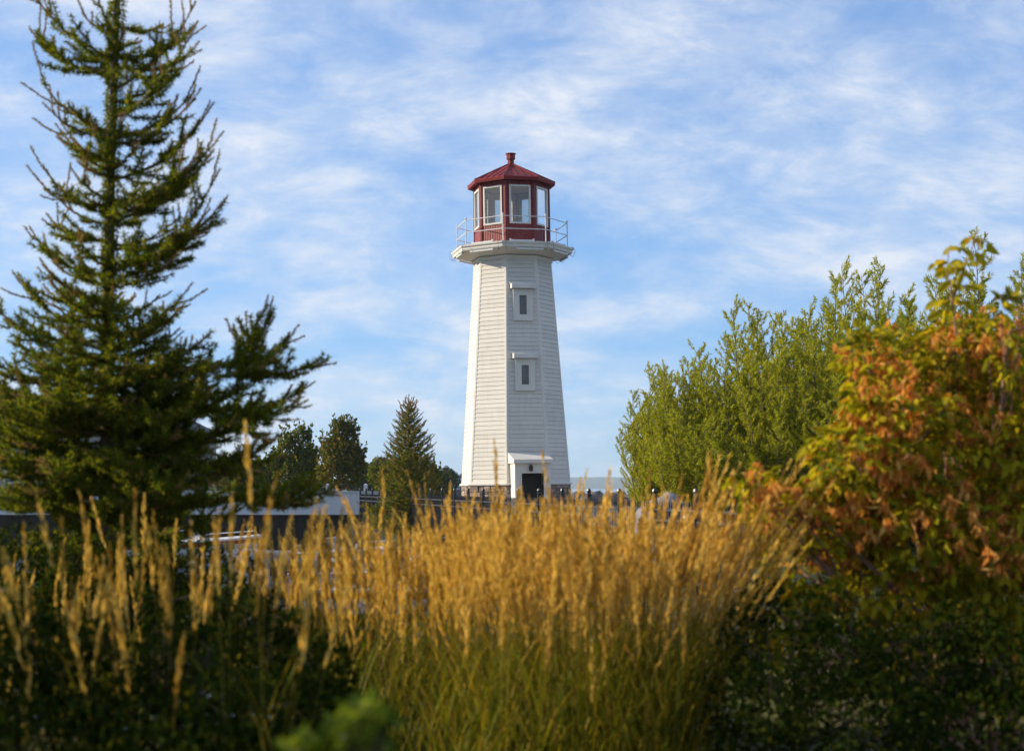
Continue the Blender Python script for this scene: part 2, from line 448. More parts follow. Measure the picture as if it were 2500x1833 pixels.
# corner boards (folded strip on each corner)
for k in range(8):
    mb = MB(); pts = []
    w = 0.075
    for z in (Z_BASE, Z_TOP + 0.02):
        r0 = rad(z); v = dirv(VA[k], r0 + 0.022)
        xl = Vector((math.cos(FA[k-1]), math.sin(FA[k-1]), 0)); xr = Vector((math.cos(FA[k]), math.sin(FA[k]), 0))
        nl = dirv(FA[k-1]); nr = dirv(FA[k])
        vi = dirv(VA[k], r0 - 0.03)
        for p in (v - xl * w, v, v + xr * w, vi + xr * w, vi, vi - xl * w):
            pts.append((p.x, p.y, z))
    F = [(i, (i+1) % 6, 6 + (i+1) % 6, 6 + i) for i in range(6)] + [(5, 4, 1, 0), (4, 3, 2, 1), (6, 7, 10, 11), (7, 8, 9, 10)]
    mb.add(pts, F); mb.build('corner_board', M_TRIM, lh)
# water table ledge and stone base
mb = MB(); mb.lathe([(1.96, Z_BASE - 0.07), (2.075, Z_BASE - 0.07), (2.085, Z_BASE - 0.02), (2.0, Z_BASE + 0.025), (1.9, Z_BASE + 0.025)], 8, VA[0])
mb.build('water_table', M_TRIM, lh)
sb = MB(); sb.lathe([(1.99, -0.6), (1.99, Z_BASE - 0.06)], 8, VA[0])
sb = sb.build('stone_base', M_MORTAR, lh)
rs = random.Random(11)
ZS0, ZS1 = -0.2, Z_BASE - 0.075
for k in (6, 7, 0, 1):
    hw = 2.02 * math.sin(R(22.5)); z = ZS1
    row = 0
    while z > ZS0:
        h = rs.uniform(0.12, 0.24); zz = max(z - h, ZS0); x0 = -hw
        while x0 < hw - 0.02:
            w = rs.uniform(0.16, 0.46); x1 = min(x0 + w, hw)
            if hw - x1 < 0.12: x1 = hw
            cells = [(x0, x1, zz, z)]
            if z - zz > 0.17 and rs.random() < 0.35:
                zm = (z + zz) / 2 + rs.uniform(-0.02, 0.02); cells = [(x0, x1, zz, zm), (x0, x1, zm, z)]
            for (a, b_, c, d) in cells:
                g = 0.009; pr = rs.uniform(0.015, 0.045)
                M = face_frame(k, 1.99, 0)
                j = lambda: rs.uniform(-0.008, 0.008)
                q = [M @ Vector(p) for p in ((a+g, -0.01, c+g), (b_-g, -0.01, c+g), (b_-g-0.008+j(), pr+j(), c+g+0.01), (a+g+0.008+j(), pr+j(), c+g+0.01),
                                              (a+g, -0.01, d-g), (b_-g, -0.01, d-g), (b_-g-0.008+j(), pr+j(), d-g-0.01), (a+g+0.008+j(), pr+j(), d-g-0.01))]
                q = [q[3], q[2], q[1], q[0], q[7], q[6], q[5], q[4]]
                MB().hexa(q).build('stone', M_STONE, sb)
            x0 = x1
        z = zz
# tower windows on the front face
def tower_window(yc):
    z = PZ(yc, LD - 1.65)
    M = face_frame(0, rad(z), z, -TILT * 0.0) @ Matrix.Translation((0.0, 0.03, 0))
    win = MB()
    W, H, T = 0.72, 1.14, 0.17
    for (cx, cz, sx, sz) in ((-(W-T)/2, 0, T, H), ((W-T)/2, 0, T, H), (0, (H-T)/2, W-2*T, T), (0, -(H-T*1.05)/2, W-2*T, T)):
        win.box((cx, -0.005, cz), (sx, 0.19, sz), M)
    w = win.build('window', M_TRIM, lh)
    w['label'] = 'small white-cased window with a hood'
    fr = MB(); w2, h2, t2 = 0.375, 0.80, 0.055
    for (cx, cz, sx, sz) in ((-(w2-t2)/2, 0, t2, h2), ((w2-t2)/2, 0, t2, h2), (0, (h2-t2)/2, w2-2*t2, t2), (0, -(h2-t2)/2, w2-2*t2, t2)):
        fr.box((cx, 0.04, cz), (sx, 0.09, sz), M)
    fr.build('frame', M_TRIM, w)
    MB().box((0, 0.02, 0), (w2-2*t2+0.004, 0.02, h2-2*t2+0.004), M).build('pane', M_PANE, w)
    hd = MB(); hz = H/2 + 0.12
    hd.hexa([M @ Vector(p) for p in ((-0.44, 0.24, hz-0.105), (0.44, 0.24, hz-0.105), (0.44, -0.09, hz-0.105), (-0.44, -0.09, hz-0.105),
                                     (-0.44, 0.235, hz+0.05), (0.44, 0.235, hz+0.05), (0.44, -0.09, hz+0.115), (-0.44, -0.09, hz+0.115))])
    hd.box((0, -0.01, hz+0.1), (0.92, 0.12, 0.05), M)
    hd.build('hood', M_TRIM, w)
tower_window(743); tower_window(915)
# entry porch
M = face_frame(0, 0, 0)
zr0, zr1 = PZ(1130, LD - 2.7), PZ(1107, LD - 1.9)
y0 = R_BASE * math.cos(R(22.5)) - 0.25; y1 = y0 + 0.95
zb = -0.05
porch = MB(); hw = 0.635; T = 0.10; dw, dz = 0.41, PZ(1155, LD - 2.7)
porch.box((-hw + T/2, (y0+y1)/2, (zb+zr0)/2), (T, y1-y0, zr0-zb), M)
porch.box((hw - T/2, (y0+y1)/2, (zb+zr0)/2), (T, y1-y0, zr0-zb), M)
for sx in (-1, 1):
    porch.box((sx * (dw + hw - T) / 2, y1 - T/2 - 0.003, (zb+zr0)/2), (hw - T - dw, T, zr0-zb), M)
porch.box((0, y1 - T/2 - 0.003, (dz+zr0)/2), (2*dw, T, zr0-dz), M)
pw = porch.build('entry_porch', M_TRIM, lh)
cs = MB()
for sx in (-1, 1): cs.box((sx * (dw + 0.01), y1 + 0.004, (zb+dz)/2), (0.05, 0.035, dz-zb), M)
cs.box((0, y1 + 0.004, dz + 0.02), (2*dw+0.13, 0.035, 0.045), M)
cs.build('door_casing', M_TRIM, pw)
dr = MB(); dr.box((0, y1 - 0.42, (zb+dz)/2), (2*dw, 0.05, dz-zb), M); dr.build('door', M_DARK, pw)
rf = MB(); e = 0.70
rf.hexa([M @ Vector(p) for p in ((-e, y1+0.14, zr0), (e, y1+0.14, zr0), (e, y0-0.05, zr0), (-e, y0-0.05, zr0),
                                 (-e, y1+0.14, zr0+0.12), (e, y1+0.14, zr0+0.12), (e-0.04, y0-0.05, zr1+0.12), (-e, y0-0.05, zr1+0.12))])
rf.build('porch_roof', M_TRIM, pw)
lp = MB(); lp.lathe([(0.01, 0.13), (0.06, 0.10), (0.075, 0.02), (0.05, -0.10), (0.01, -0.11)], 8, 0, tuple(M @ Vector((-0.08, y1 + 0.09, dz + 0.17))))
lp.box((-0.08, y1 + 0.03, dz + 0.2), (0.06, 0.1, 0.06), M); lp.build('wall_lamp', M_BLACK, pw)
# gallery
Z_DECK = PZ(588, LD - 2.1); Z_FB = PZ(602, LD - 2.1)
g = MB()
g.lathe([(1.0, Z_DECK + 0.03), (2.0, Z_DECK - 0.02), (2.16, Z_DECK - 0.02), (2.16, Z_FB + 0.03), (1.0, Z_FB + 0.03)], 8, VA[0])
gal = g.build('gallery', M_TRIM, lh)
sf = MB(); sf.lathe([(2.17, Z_FB + 0.012), (1.36, Z_TOP - 0.01), (1.36, Z_TOP + 0.04)], 8, VA[0]); sf.build('soffit', M_TRIM, gal)
gu = MB(); gu.lathe([(2.165, Z_FB + 0.02), (2.215, Z_FB + 0.0), (2.235, Z_FB + 0.06), (2.225, Z_FB + 0.10), (2.275, Z_FB + 0.14), (2.285, Z_DECK - 0.005), (2.265, Z_DECK + 0.0), (2.245, Z_DECK - 0.03), (2.17, Z_DECK - 0.05)], 8, VA[0])
gu.build('gutter', M_TRIM, gal)
mo = MB(); mo.lathe([(1.52, Z_TOP - 0.005), (1.455, Z_TOP - 0.09), (1.40, Z_TOP - 0.10)], 8, VA[0]); mo.build('moulding', M_TRIM, gal)
# light bars under and over the gutter, with their cables
for k in range(8):
    for (rr, zz, sc_) in ((2.17, Z_FB - 0.055, 1.0), (2.14, Z_DECK + 0.035, 0.9)):
        if rr < 2.15 and k not in (7, 0, 1, 3): continue
        lb = MB(); Mk = face_frame(k, rr, zz)
        off = rs.uniform(-0.12, 0.18)
        lb.box((off, 0, 0), (0.98 * sc_, 0.07, 0.05), Mk); lb.box((off - 0.47 * sc_, -0.01, 0.02), (0.05, 0.05, 0.09), Mk); lb.box((off + 0.47 * sc_, -0.01, 0.02), (0.05, 0.05, 0.09), Mk)
        lb.build('light_bar', M_LED, gal)
    cb = MB()
    a = VA[k]
    for s_ in (-1, 1):
        aa = a + s_ * 0.06
        pts = [dirv(aa, 2.12, Z_FB - 0.05), dirv(aa, 2.26, Z_FB - 0.10), dirv(aa, 2.315, Z_FB + 0.0), dirv(aa, 2.305, Z_DECK - 0.02), dirv(aa, 2.2, Z_DECK + 0.03)]
        cb.tube(pts, 0.006, 4)
    cb.build('cable', M_CABLE, gal)
# railing
Z_RT = Z_DECK + 0.94
rl = empty('railing'); rl.parent = lh
RR = 2.05
for k in range(8):
    p = dirv(VA[k], RR)
    m = MB(); m.tube([(p.x, p.y, Z_DECK - 0.02), (p.x, p.y, Z_RT + 0.03)], 0.022, 6); m.lathe([(0.0, 0.09), (0.03, 0.075), (0.04, 0.045), (0.03, 0.02), (0.02, 0.0)], 8, 0, (p.x, p.y, Z_RT))
    m.box((p.x, p.y, Z_DECK), (0.12, 0.12, 0.03)); m.build('post', M_METALW, rl)
    q = dirv(VA[(k+1) % 8], RR)
    for zz in (Z_RT - 0.015, Z_DECK + 0.47):
        MB().tube([(p.x, p.y, zz), (q.x, q.y, zz)], 0.0165, 6).build('rail', M_METALW, rl)
# lantern room
Z_EAVE = PZ(433, LD - 1.55)
R_L = 1.405
ln = MB(); ln.lathe([(1.33, Z_DECK + 0.02), (0.0, Z_DECK + 0.02)], 8, VA[0]); ln = ln.build('lantern_room', M_LINER, lh)
MB().lathe([(1.36, Z_EAVE - 0.03), (0.0, Z_EAVE - 0.02)], 8, VA[0]).build('ceiling', M_LINER, ln)
ZW0, ZW1 = PZ(545, LD - 1.25), PZ(453, LD - 1.25)
fw = R_L * math.sin(R(22.5))
wo = 0.375
M_REDGROOVE = M_RED.copy(); M_REDGROOVE.name = 'red_grooved_panel'
t = M_REDGROOVE.node_tree; b = t.nodes['Principled BSDF']
wv = N(t, 'ShaderNodeTexWave'); wv.inputs['Scale'].default_value = 5.0; wv.bands_direction = 'X'
tg = N(t, 'ShaderNodeTexCoord'); L(t, tg.outputs['Object'], wv.inputs['Vector'])
bp = N(t, 'ShaderNodeBump'); bp.inputs['Strength'].default_value = 0.5; bp.inputs['Distance'].default_value = 0.02
L(t, wv.outputs['Fac'], bp.inputs['Height']); L(t, bp.outputs[0], b.inputs['Normal'])
for k in range(8):
    Mk = face_frame(k, R_L, 0)
    z0, z1 = Z_DECK - 0.01, Z_EAVE
    wp = MB()
    wp.box((0, -0.03, (z0+ZW0)/2), (2*fw-0.004, 0.055, ZW0-z0), Mk)
    wp.box((0, -0.03, (ZW1+z1)/2), (2*fw-0.004, 0.055, z1-ZW1), Mk)
    for sx in (-1, 1): wp.box((sx*(fw+wo)/2, -0.03, (ZW0+ZW1)/2), (fw-wo-0.004, 0.055, ZW1-ZW0-0.002), Mk)
    wl = wp.build('wall_panel', M_REDGROOVE, ln)
    ip = MB()
    ip.box((0, -0.075, (z0+0.05+ZW0)/2), (2*fw-0.09, 0.03, ZW0-z0-0.05), Mk); ip.box((0, -0.075, (ZW1+z1-0.05)/2), (2*fw-0.09, 0.03, z1-0.05-ZW1), Mk)
    for sx in (-1, 1): ip.box((sx*(fw+wo-0.05)/2, -0.075, (ZW0+ZW1)/2), (fw-wo-0.05, 0.03, ZW1-ZW0-0.002), Mk)
    ip.build('inside_lining', M_LINER, wl)
    t_ = 0.06; zc_ = (ZW0+ZW1)/2; hh = ZW1-ZW0
    f = MB()
    for sx in (-1, 1): f.box((sx*(wo-t_/2+0.02), -0.02, zc_), (t_, 0.085, hh+0.04), Mk)
    f.box((0, -0.02, ZW1-t_/2+0.02), (2*wo-2*t_+0.04, 0.085, t_), Mk); f.box((0, -0.02, ZW0+t_/2-0.02), (2*wo-2*t_+0.04, 0.085, t_), Mk)
    f.build('window_frame', M_TRIM, wl)
    MB().box((0, -0.03, zc_), (2*wo-2*t_+0.044, 0.008, hh-2*t_+0.044), Mk).build('pane', M_GLASS, wl)
    # corner post
    v0, v1 = dirv(VA[k], R_L + 0.025), dirv(VA[k], R_L - 0.06)
    xl = Vector((math.cos(FA[k-1]), math.sin(FA[k-1]), 0)); xr = Vector((math.cos(FA[k]), math.sin(FA[k]), 0)); w = 0.075
    pts = []
    for z in (z0, z1): pts += [(p.x, p.y, z) for p in (v0 - xl*w, v0, v0 + xr*w, v1 + xr*w, v1, v1 - xl*w)]
    MB().add(pts, [(i, (i+1) % 6, 6+(i+1) % 6, 6+i) for i in range(6)] + [(5, 4, 1, 0), (4, 3, 2, 1), (6, 7, 10, 11), (7, 8, 9, 10)]).build('corner_post', M_RED, ln)
# roof
Z_APEX = PZ(402, LD)
R_E = 1.625
r = MB(); r.lathe([(1.37, Z_EAVE - 0.02), (R_E - 0.02, Z_EAVE - 0.07), (R_E, Z_EAVE - 0.06), (R_E + 0.02, Z_EAVE + 0.035), (R_E + 0.005, Z_EAVE + 0.055), (0.10, Z_APEX)], 8, VA[0])
roof = r.build('lantern_roof', M_REDROOF, lh)
def roof_pt(a, r_, lift): return dirv(a, r_, Z_EAVE + 0.055 + (Z_APEX - Z_EAVE - 0.055) * (R_E + 0.005 - r_) / (R_E + 0.005 - 0.10) + lift)
for k in range(8):
    MB().tube([roof_pt(VA[k], R_E + 0.01, 0.01), roof_pt(VA[k], 0.12, 0.01)], 0.028, 6).build('hip_cap', M_REDROOF, roof)
    for s_ in (-0.6, -0.2, 0.2, 0.6):
        # a standing seam runs straight up the slope from the eave until it meets a hip
        e0 = roof_pt(VA[k], R_E, 0); e1 = roof_pt(VA[(k+1) % 8], R_E, 0)
        mid = (e0 + e1) / 2; st = mid + (e1 - e0) * (s_ / 2)
        apex = Vector((0, 0, Z_APEX + 0.03)); upv = apex - mid
        en = st + upv * (1 - abs(s_)) * 0.97
        nrm = upv.cross(e1 - e0).normalized(); nrm = nrm if nrm.z > 0 else -nrm
        MB().tube([st + nrm*0.012, en + nrm*0.012], 0.016, 4).build('seam', M_REDROOF, roof)
Z_F = PZ(375, LD)
vc = MB(); vc.lathe([(0.16, Z_APEX - 0.06), (0.125, Z_APEX + 0.03), (0.115, Z_F - 0.24), (0.165, Z_F - 0.225), (0.165, Z_F - 0.04), (0.20, Z_F - 0.035), (0.20, Z_F - 0.01), (0.0, Z_F)], 8, VA[0])
vc.build('roof_vent', M_REDROOF, roof)
# ---------------------------------------------------------------- black steel fence
def clone(o, name=None, parent=None):
    c = o.copy(); COL.objects.link(c); c.parent = parent
    return c
fn = empty('steel_fence', (FX0, FY0, 0))
tag(fn, 'long black steel picket fence running from the grass towards the lighthouse', 'fence')
fdir = Vector((FX1 - FX0, FY1 - FY0, 0)); flen = fdir.length; fdir.normalize(); fang = math.atan2(fdir.y, fdir.x)
FH = 1.27
pk = MB(); w = 0.009
pk.hexa([(-w,-w,0.08),(w,-w,0.08),(w,w,0.08),(-w,w,0.08),(-w,-w,FH),(w,-w,FH),(w,w,FH),(-w,w,FH)])
pk.add([(-w,-w,FH),(w,-w,FH),(w,w,FH),(-w,w,FH),(0,0,FH+0.04)], [(0,1,4),(1,2,4),(2,3,4),(3,0,4)])
pk0 = pk.build('picket', M_BLACK, fn); pk0.rotation_euler = (0, 0, fang)
n_p = int(flen / 0.11); rest = MB()
def fz(d): return float(0)
for i in range(n_p):
    d = 0.06 + i * 0.11
    loc = fdir * d
    if i < 300:
        o = pk0 if i == 0 else clone(pk0, parent=fn); o.location = loc
    else:
        rest.box((loc.x, loc.y, 0.66), (0.018, 0.018, 1.2), None)
o = rest.build('far_pickets', M_BLACK, fn); o['kind'] = 'stuff'
NP = 23
ps = MB(); ps.box((0, 0, 0.62), (0.062, 0.062, 1.5)); ps.lathe([(0.044, 1.37), (0.05, 1.39), (0.03, 1.41), (0.042, 1.45), (0.03, 1.485), (0, 1.495)], 8)
ps0 = ps.build('post', M_BLACK, fn); ps0.rotation_euler = (0, 0, fang)
M_RAILTOP = paint('sky_lit_black_rail', (0.045, 0.045, 0.048), 0.3, 0.3, 6, 0.6)  # paler black: sky reflection on the rails put into the colour
for i in range(NP):
    o = ps0 if i == 0 else clone(ps0, parent=fn); o.location = fdir * (flen * i / (NP - 1))
    if i < NP - 1:
        a = fdir * (flen * i / (NP-1) + 0.035); b = fdir * (flen * (i+1) / (NP-1) - 0.035); mid = (a + b) / 2; ln_ = (b - a).length
        for zz in (1.17, 1.01, 0.14):
            Mx = Matrix.Translation((mid.x, mid.y, zz)) @ Matrix.Rotation(fang, 4, 'Z')
            MB().box((0, 0, 0), (ln_, 0.032, 0.036), Mx).build('rail', M_RAILTOP, fn)
# low kerb wall under the fence
def kerb(a, b, z0, z1, th, name, mat):
    a = Vector(a); b = Vector(b); d = b - a; ang = math.atan2(d.y, d.x); mid = (a + b) / 2
    Mx = Matrix.Translation((mid.x, mid.y, (z0+z1)/2)) @ Matrix.Rotation(ang, 4, 'Z')
    return MB().box((0, 0, 0), (d.length, th, z1 - z0), Mx).build(name, mat)
M_BULK = paint('dark_timber_bulkhead', (0.030, 0.024, 0.019), 0.85, 0.4, 2.0, 0.2, 0.5, 12, stretch=(1, 1, 0.2))
nrm = Vector((-fdir.y, fdir.x, 0))
off = nrm * 0.32
a = Vector((FX0, FY0, 0)) + off - fdir * 3.5; b = Vector((FX1, FY1, 0)) + off + fdir * 0.6
bw = empty('timber_bulkhead', a)
tag(bw, 'dark timber bulkhead below the black picket fence at the basin edge', 'bulkhead')
d = b - a; nb = int(d.length / 0.24)
bd = MB().box((0, 0, -0.9), (0.225, 0.09, 1.86)).build('sheet_plank', M_BULK, bw)
for i in range(nb):
    o = bd if i == 0 else clone(bd, parent=bw)
    o.location = fdir * (0.24 * i + 0.12) + nrm * (0.012 * (i % 2)); o.rotation_euler = (0, 0, fang)
# single posts of the gangway gate near the fence's end
for i, (px_, py_, dd, lab) in enumerate(((1566, 1262, 15.5, 'black square gate post in the golden grass below the grey hump'), (1481, 1392, 12.5, 'short black gate post nearest the camera among the golden grass'))):
    p = P(px_, py_, dd)
    m = MB(); m.box((0, 0, -0.55), (0.062, 0.062, 1.7)); m.lathe([(0.044, 0.30), (0.05, 0.32), (0.03, 0.335), (0.04, 0.36), (0, 0.385)], 8)
    o = m.build('gate_post', M_BLACK); o.location = (p[0], p[1], p[2] - 0.385); tag(o, lab, 'post')
# black litter bin beside the fence's near end
p = P(1693, 1236, 21.5)
bn = empty('litter_bin', (p[0], p[1], p[2] - 1.0)); tag(bn, 'black domed litter bin right of the grey covered hump', 'bin')
m = MB(); m.lathe([(0.0, 0.0), (0.17, 0.0), (0.19, 0.72), (0.19, 0.74)], 14); m.build('body', M_BLACK, bn, True)
m = MB(); m.lathe([(0.205, 0.745), (0.205, 0.80), (0.185, 0.90), (0.13, 0.97), (0.0, 1.0)], 14); m.build('lid', M_BLACK, bn, True)
# grey canvas cover over a rounded hump
p = P(1612, 1300, 23.5); zt = PZ(1208, 23.5)
nu, nv = 64, 14
U, Vv = np.meshgrid(np.linspace(0, 2*math.pi, nu, endpoint=False), np.linspace(0, 1, nv))
crease = 1 + 0.035 * np.sin(U * 23 + 2*np.sin(U*3)) * np.clip(Vv * 1.6, 0, 1) + 0.02 * np.sin(U * 9)
ht = zt - 0.35
rr = np.sin(Vv * math.pi / 2) ** 0.8
Xc = 0.50 * rr * np.cos(U) * crease + 0.06 * (1 - Vv); Yc = 0.75 * rr * np.sin(U) * crease
Zc = ht * (np.cos(Vv * math.pi / 2) ** 0.62) * (1 + 0.05 * np.cos(U))
Vt = np.stack((Xc, Yc, Zc), -1).reshape(-1, 3)
i, j = np.meshgrid(np.arange(nu), np.arange(nv-1)); k = (i+1) % nu
M_TARP = paint('grey_canvas', (0.17, 0.16, 0.17), 0.8, 0.12, 5, 0.2, 0.3, 60)
o = link('canvas_cover', mesh_np('canvas_cover', Vt, np.stack((j*nu+k, j*nu+i, (j+1)*nu+i, (j+1)*nu+k), -1).reshape(-1, 4), M_TARP, True))
o.location = (p[0], 23.5, 0.35); tag(o, 'grey creased canvas cover over a rounded hump behind the golden grass', 'cover')
M_PLINTH = paint('grey_concrete', (0.24, 0.23, 0.22), 0.9, 0.2, 4, 0.2, 0.3, 30)
# ---------------------------------------------------------------- white boardwalk wall across the basin
WY_ = 62.0; WZ0, WZ1 = PZ(1256, WY_), PZ(1201, WY_)
ww = empty('white_wall', (-26, WY_, 0)); tag(ww, 'long white panelled boardwalk wall with short posts across the basin', 'wall')
M_VINYL = paint('white_vinyl_panel', (0.52, 0.535, 0.56), 0.5, 0.05, 1.2, 0.35, dirt=((0.40, 0.40, 0.38), 0.35), rand=0.03)
px0, px1, pw_ = -44.0, -5.2, 1.60
n = int((px1 - px0) / pw_)
pan = MB().box((0, 0, (WZ0+WZ1)/2), (pw_ - 0.012, 0.10, WZ1 - WZ0)).build('panel', M_VINYL, ww)
pst = MB(); pst.box((0, 0.05, WZ1 + 0.13), (0.15, 0.15, 0.36)); pst.add([(-0.09,-0.04,WZ1+0.31),(0.09,-0.04,WZ1+0.31),(0.09,0.14,WZ1+0.31),(-0.09,0.14,WZ1+0.31),(0,0.05,WZ1+0.36)], [(0,1,4),(1,2,4),(2,3,4),(3,0,4),(3,2,1,0)])
pst = pst.build('post', M_VINYL, ww)
for i in range(n):
    o = pan if i == 0 else clone(pan, parent=ww); o.location = (px1 - pw_ * (i + 0.5) + 26, 0, 0)
    o2 = pst if i == 0 else clone(pst, parent=ww); o2.location = (px1 - pw_ * (i + 0.62) + 26, 0, 0)
MB().box(((px0+px1)/2+26, -0.02, WZ1 + 0.02), (px1-px0, 0.16, 0.05)).build('cap', M_VINYL, ww)
for zz in (0.10, 0.18, 0.26): MB().tube([(px0+26, 0.05, WZ1+zz), (px1+26, 0.05, WZ1+zz)], 0.012, 4).build('railing_wire', M_BLACK, ww)
MB().box(((px0+px1)/2+26, 0.30, (WZ0 - 2.2)/2 + 0.05), (px1-px0, 0.4, WZ0+2.2)).build('shadow_footing', M_BULK, ww)  # bulkhead box; its dark colour stands in for shadow under the boardwalk
# ---------------------------------------------------------------- marina: docks and boats
M_DOCK = paint('weathered_dock_plank', (0.27, 0.27, 0.28), 0.8, 0.2, 3, 0.2, 0.3, 20, rand=0.15)
M_FLOAT = paint('dock_float', (0.05, 0.05, 0.055), 0.6)
def dock(x, y, ang, length, width, label):
    e = empty('dock', (x, y, WATER_Z), (0, 0, ang)); tag(e, label, 'dock', 'floating docks in the basin')
    MB().box((length/2, 0, 0.12), (length, width - 0.1, 0.3)).build('float', M_FLOAT, e)
    m = MB()
    for s_ in (-1, 1): m.box((length/2, s_*(width/2-0.04), 0.33), (length, 0.06, 0.16))
    m.build('side_beam', M_DOCK, e)
    n = int(length / 0.2); pl = MB().box((0, 0, 0.43), (0.188, width, 0.035)).build('plank', M_DOCK, e)
    for i in range(n):
        o = pl if i == 0 else clone(pl, parent=e); o.location = (0.1 + 0.2*i, 0, 0)
dock(-9.6, 26.5, R(-14), 6.0, 1.3, 'weathered grey plank dock nearest the camera at the left of the basin')
dock(-13.0, 44.5, R(-4), 9.0, 1.4, 'weathered grey plank dock farther back below the white wall')
M_GEL = paint('white_gelcoat', (0.72, 0.72, 0.70), 0.25, 0.05, 3, 0.5)
M_STRIPE = paint('red_boat_stripe', (0.38, 0.03, 0.025), 0.3)
M_BLUE = paint('blue_grey_canvas', (0.16, 0.18, 0.24), 0.8, 0.12, 5)
M_SEAT = paint('tan_vinyl_seat', (0.38, 0.32, 0.25), 0.6)
M_CHROME = paint('boat_rail_metal', (0.6, 0.6, 0.6), 0.2, 0.05, 5, 0.5, metal=0.9)
M_WIND = glassmat('boat_windshield', (0.55, 0.58, 0.60), 0.2)
def boat(x, y, ang, Lb, Bb, label, stripe=None, cover=False):
    e = empty('motorboat', (x, y, WATER_Z), (0, 0, ang)); tag(e, label, 'boat', 'motorboats moored in the basin')
    ns = 14; sec = []
    for i in range(ns):
        t = i / (ns - 1); X = -Lb/2 + Lb * t
        w = Bb/2 * (1 - max(0, (t - 0.45) / 0.55) ** 2.2) * (0.93 + 0.07 * min(1, t * 4)); w = max(w, 0.015)
        sh = 0.62 + 0.28 * t ** 2; kl = -0.18 + 0.5 * max(0, (t - 0.7) / 0.3) ** 2; ch = 0.12 + 0.28 * t ** 3
        X2 = X + 0.25 * t ** 3
        half = [(X, 0, kl), (X, w * 0.82, ch), (X2, w, sh), (X2, w * 0.9, sh + 0.03)]
        sec.append([(a, -b, c) for a, b, c in half[::-1]] + half[1:])
    npt = 7; V = [p for s_ in sec for p in s_]
    F = [(i*npt+j, (i+1)*npt+j, (i+1)*npt+j+1, i*npt+j+1) for i in range(ns-1) for j in range(npt-1)] + [tuple(range(npt))[::-1]]
    MB().add(V, F).build('hull', M_GEL, e)
    # foredeck, side decks and cockpit floor
    m = MB()
    i0 = int(ns * 0.55)
    dk = []
    for i in range(i0, ns):
        a, b_ = sec[i][0], sec[i][-1]; dk += [a, (a[0], 0, a[2] + 0.05), b_]
    nn = ns - i0
    m.add(dk, [(i*3+j, (i+1)*3+j, (i+1)*3+j+1, i*3+j+1) for i in range(nn-1) for j in range(2)]); m.build('foredeck', M_GEL, e)
    m = MB(); m.box((-Lb*0.2, 0, 0.18), (Lb*0.58, Bb*0.8, 0.04)); m.build('cockpit_floor', M_SEAT, e)
    if stripe:
        for s_ in (0, 1):
            pts = []
            for i in range(ns):
                up = sec[i][1] if s_ == 0 else sec[i][-2]; lo = sec[i][2] if s_ == 0 else sec[i][-3]
                sg = -1 if s_ == 0 else 1
                f = lambda q: (up[0]*(1-q)+lo[0]*q, up[1]*(1-q)+lo[1]*q + sg*0.006, up[2]*(1-q)+lo[2]*q)
                pts += [f(0.12), f(0.38)]
            MB().add(pts, [(2*i, 2*i+2, 2*i+3, 2*i+1) for i in range(ns-1)]).build('stripe', stripe, e)
    if cover:
        pts = []; nc = 10
        for i in range(nc):
            t = i / (nc - 1); X = -Lb*0.48 + Lb*0.78*t; w = Bb/2*1.0*(1 - max(0, t-0.6)**2*1.6); h = 0.66 + 0.42*math.sin(math.pi*min(1, t*0.9+0.12))
            for j in range(7):
                a = math.pi * j / 6; pts.append((X, -w*math.cos(a), 0.64 + 0.12*t + (h-0.62)*math.sin(a)**0.7))
        MB().add(pts, [(i*7+j, (i+1)*7+j, (i+1)*7+j+1, i*7+j+1) for i in range(nc-1) for j in range(6)] + [tuple(range(7))[::-1], tuple(range((nc-1)*7, nc*7))]).build('canvas_cover', M_BLUE, e, True)
    else:
        m = MB(); xw = Lb*0.10
        m.add([(xw, -Bb*0.40, 0.72), (xw+0.45, -Bb*0.22, 0.78), (xw+0.45, Bb*0.22, 0.78), (xw, Bb*0.40, 0.72), (xw-0.35, -Bb*0.38, 1.12), (xw+0.05, -Bb*0.20, 1.18), (xw+0.05, Bb*0.20, 1.18), (xw-0.35, Bb*0.38, 1.12)],
              [(0,1,5,4),(1,2,6,5),(2,3,7,6)]); m.build('windshield', M_WIND, e)
        m = MB(); m.tube([(xw-0.35, -Bb*0.38, 1.12), (xw+0.05, -Bb*0.20, 1.18), (xw+0.05, Bb*0.20, 1.18), (xw-0.35, Bb*0.38, 1.12)], 0.018, 5); m.build('windshield_frame', M_CHROME, e)
        for s_ in (-1, 1):
            m = MB(); m.box((-Lb*0.08, s_*Bb*0.22, 0.42), (0.45, 0.45, 0.14)); m.box((-Lb*0.08-0.2, s_*Bb*0.22, 0.68), (0.1, 0.45, 0.45)); m.build('seat', M_SEAT, e)
        m = MB(); m.tube([(Lb*0.2, -Bb*0.33, 0.78), (Lb*0.2, -Bb*0.33, 0.98), (Lb*0.45, -Bb*0.12, 1.08), (Lb*0.49, 0, 1.1), (Lb*0.45, Bb*0.12, 1.08), (Lb*0.2, Bb*0.33, 0.98), (Lb*0.2, Bb*0.33, 0.78)], 0.014, 5); m.build('bow_rail', M_CHROME, e)
    m = MB(); m.box((-Lb/2-0.22, 0, 0.72), (0.42, 0.30, 0.38)); m.box((-Lb/2-0.2, 0, 0.3), (0.16, 0.14, 0.6)); m.box((-Lb/2-0.04, 0, 0.55), (0.2, 0.2, 0.2)); m.build('outboard_motor', M_BLACK, e)
boat(-6.0, 47.0, R(-12), 6.2, 2.3, 'white open motorboat with windshield moored near the white wall')
boat(-2.9, 37.0, R(8), 5.4, 2.1, 'white motorboat with bow rail behind the middle of the golden grass')
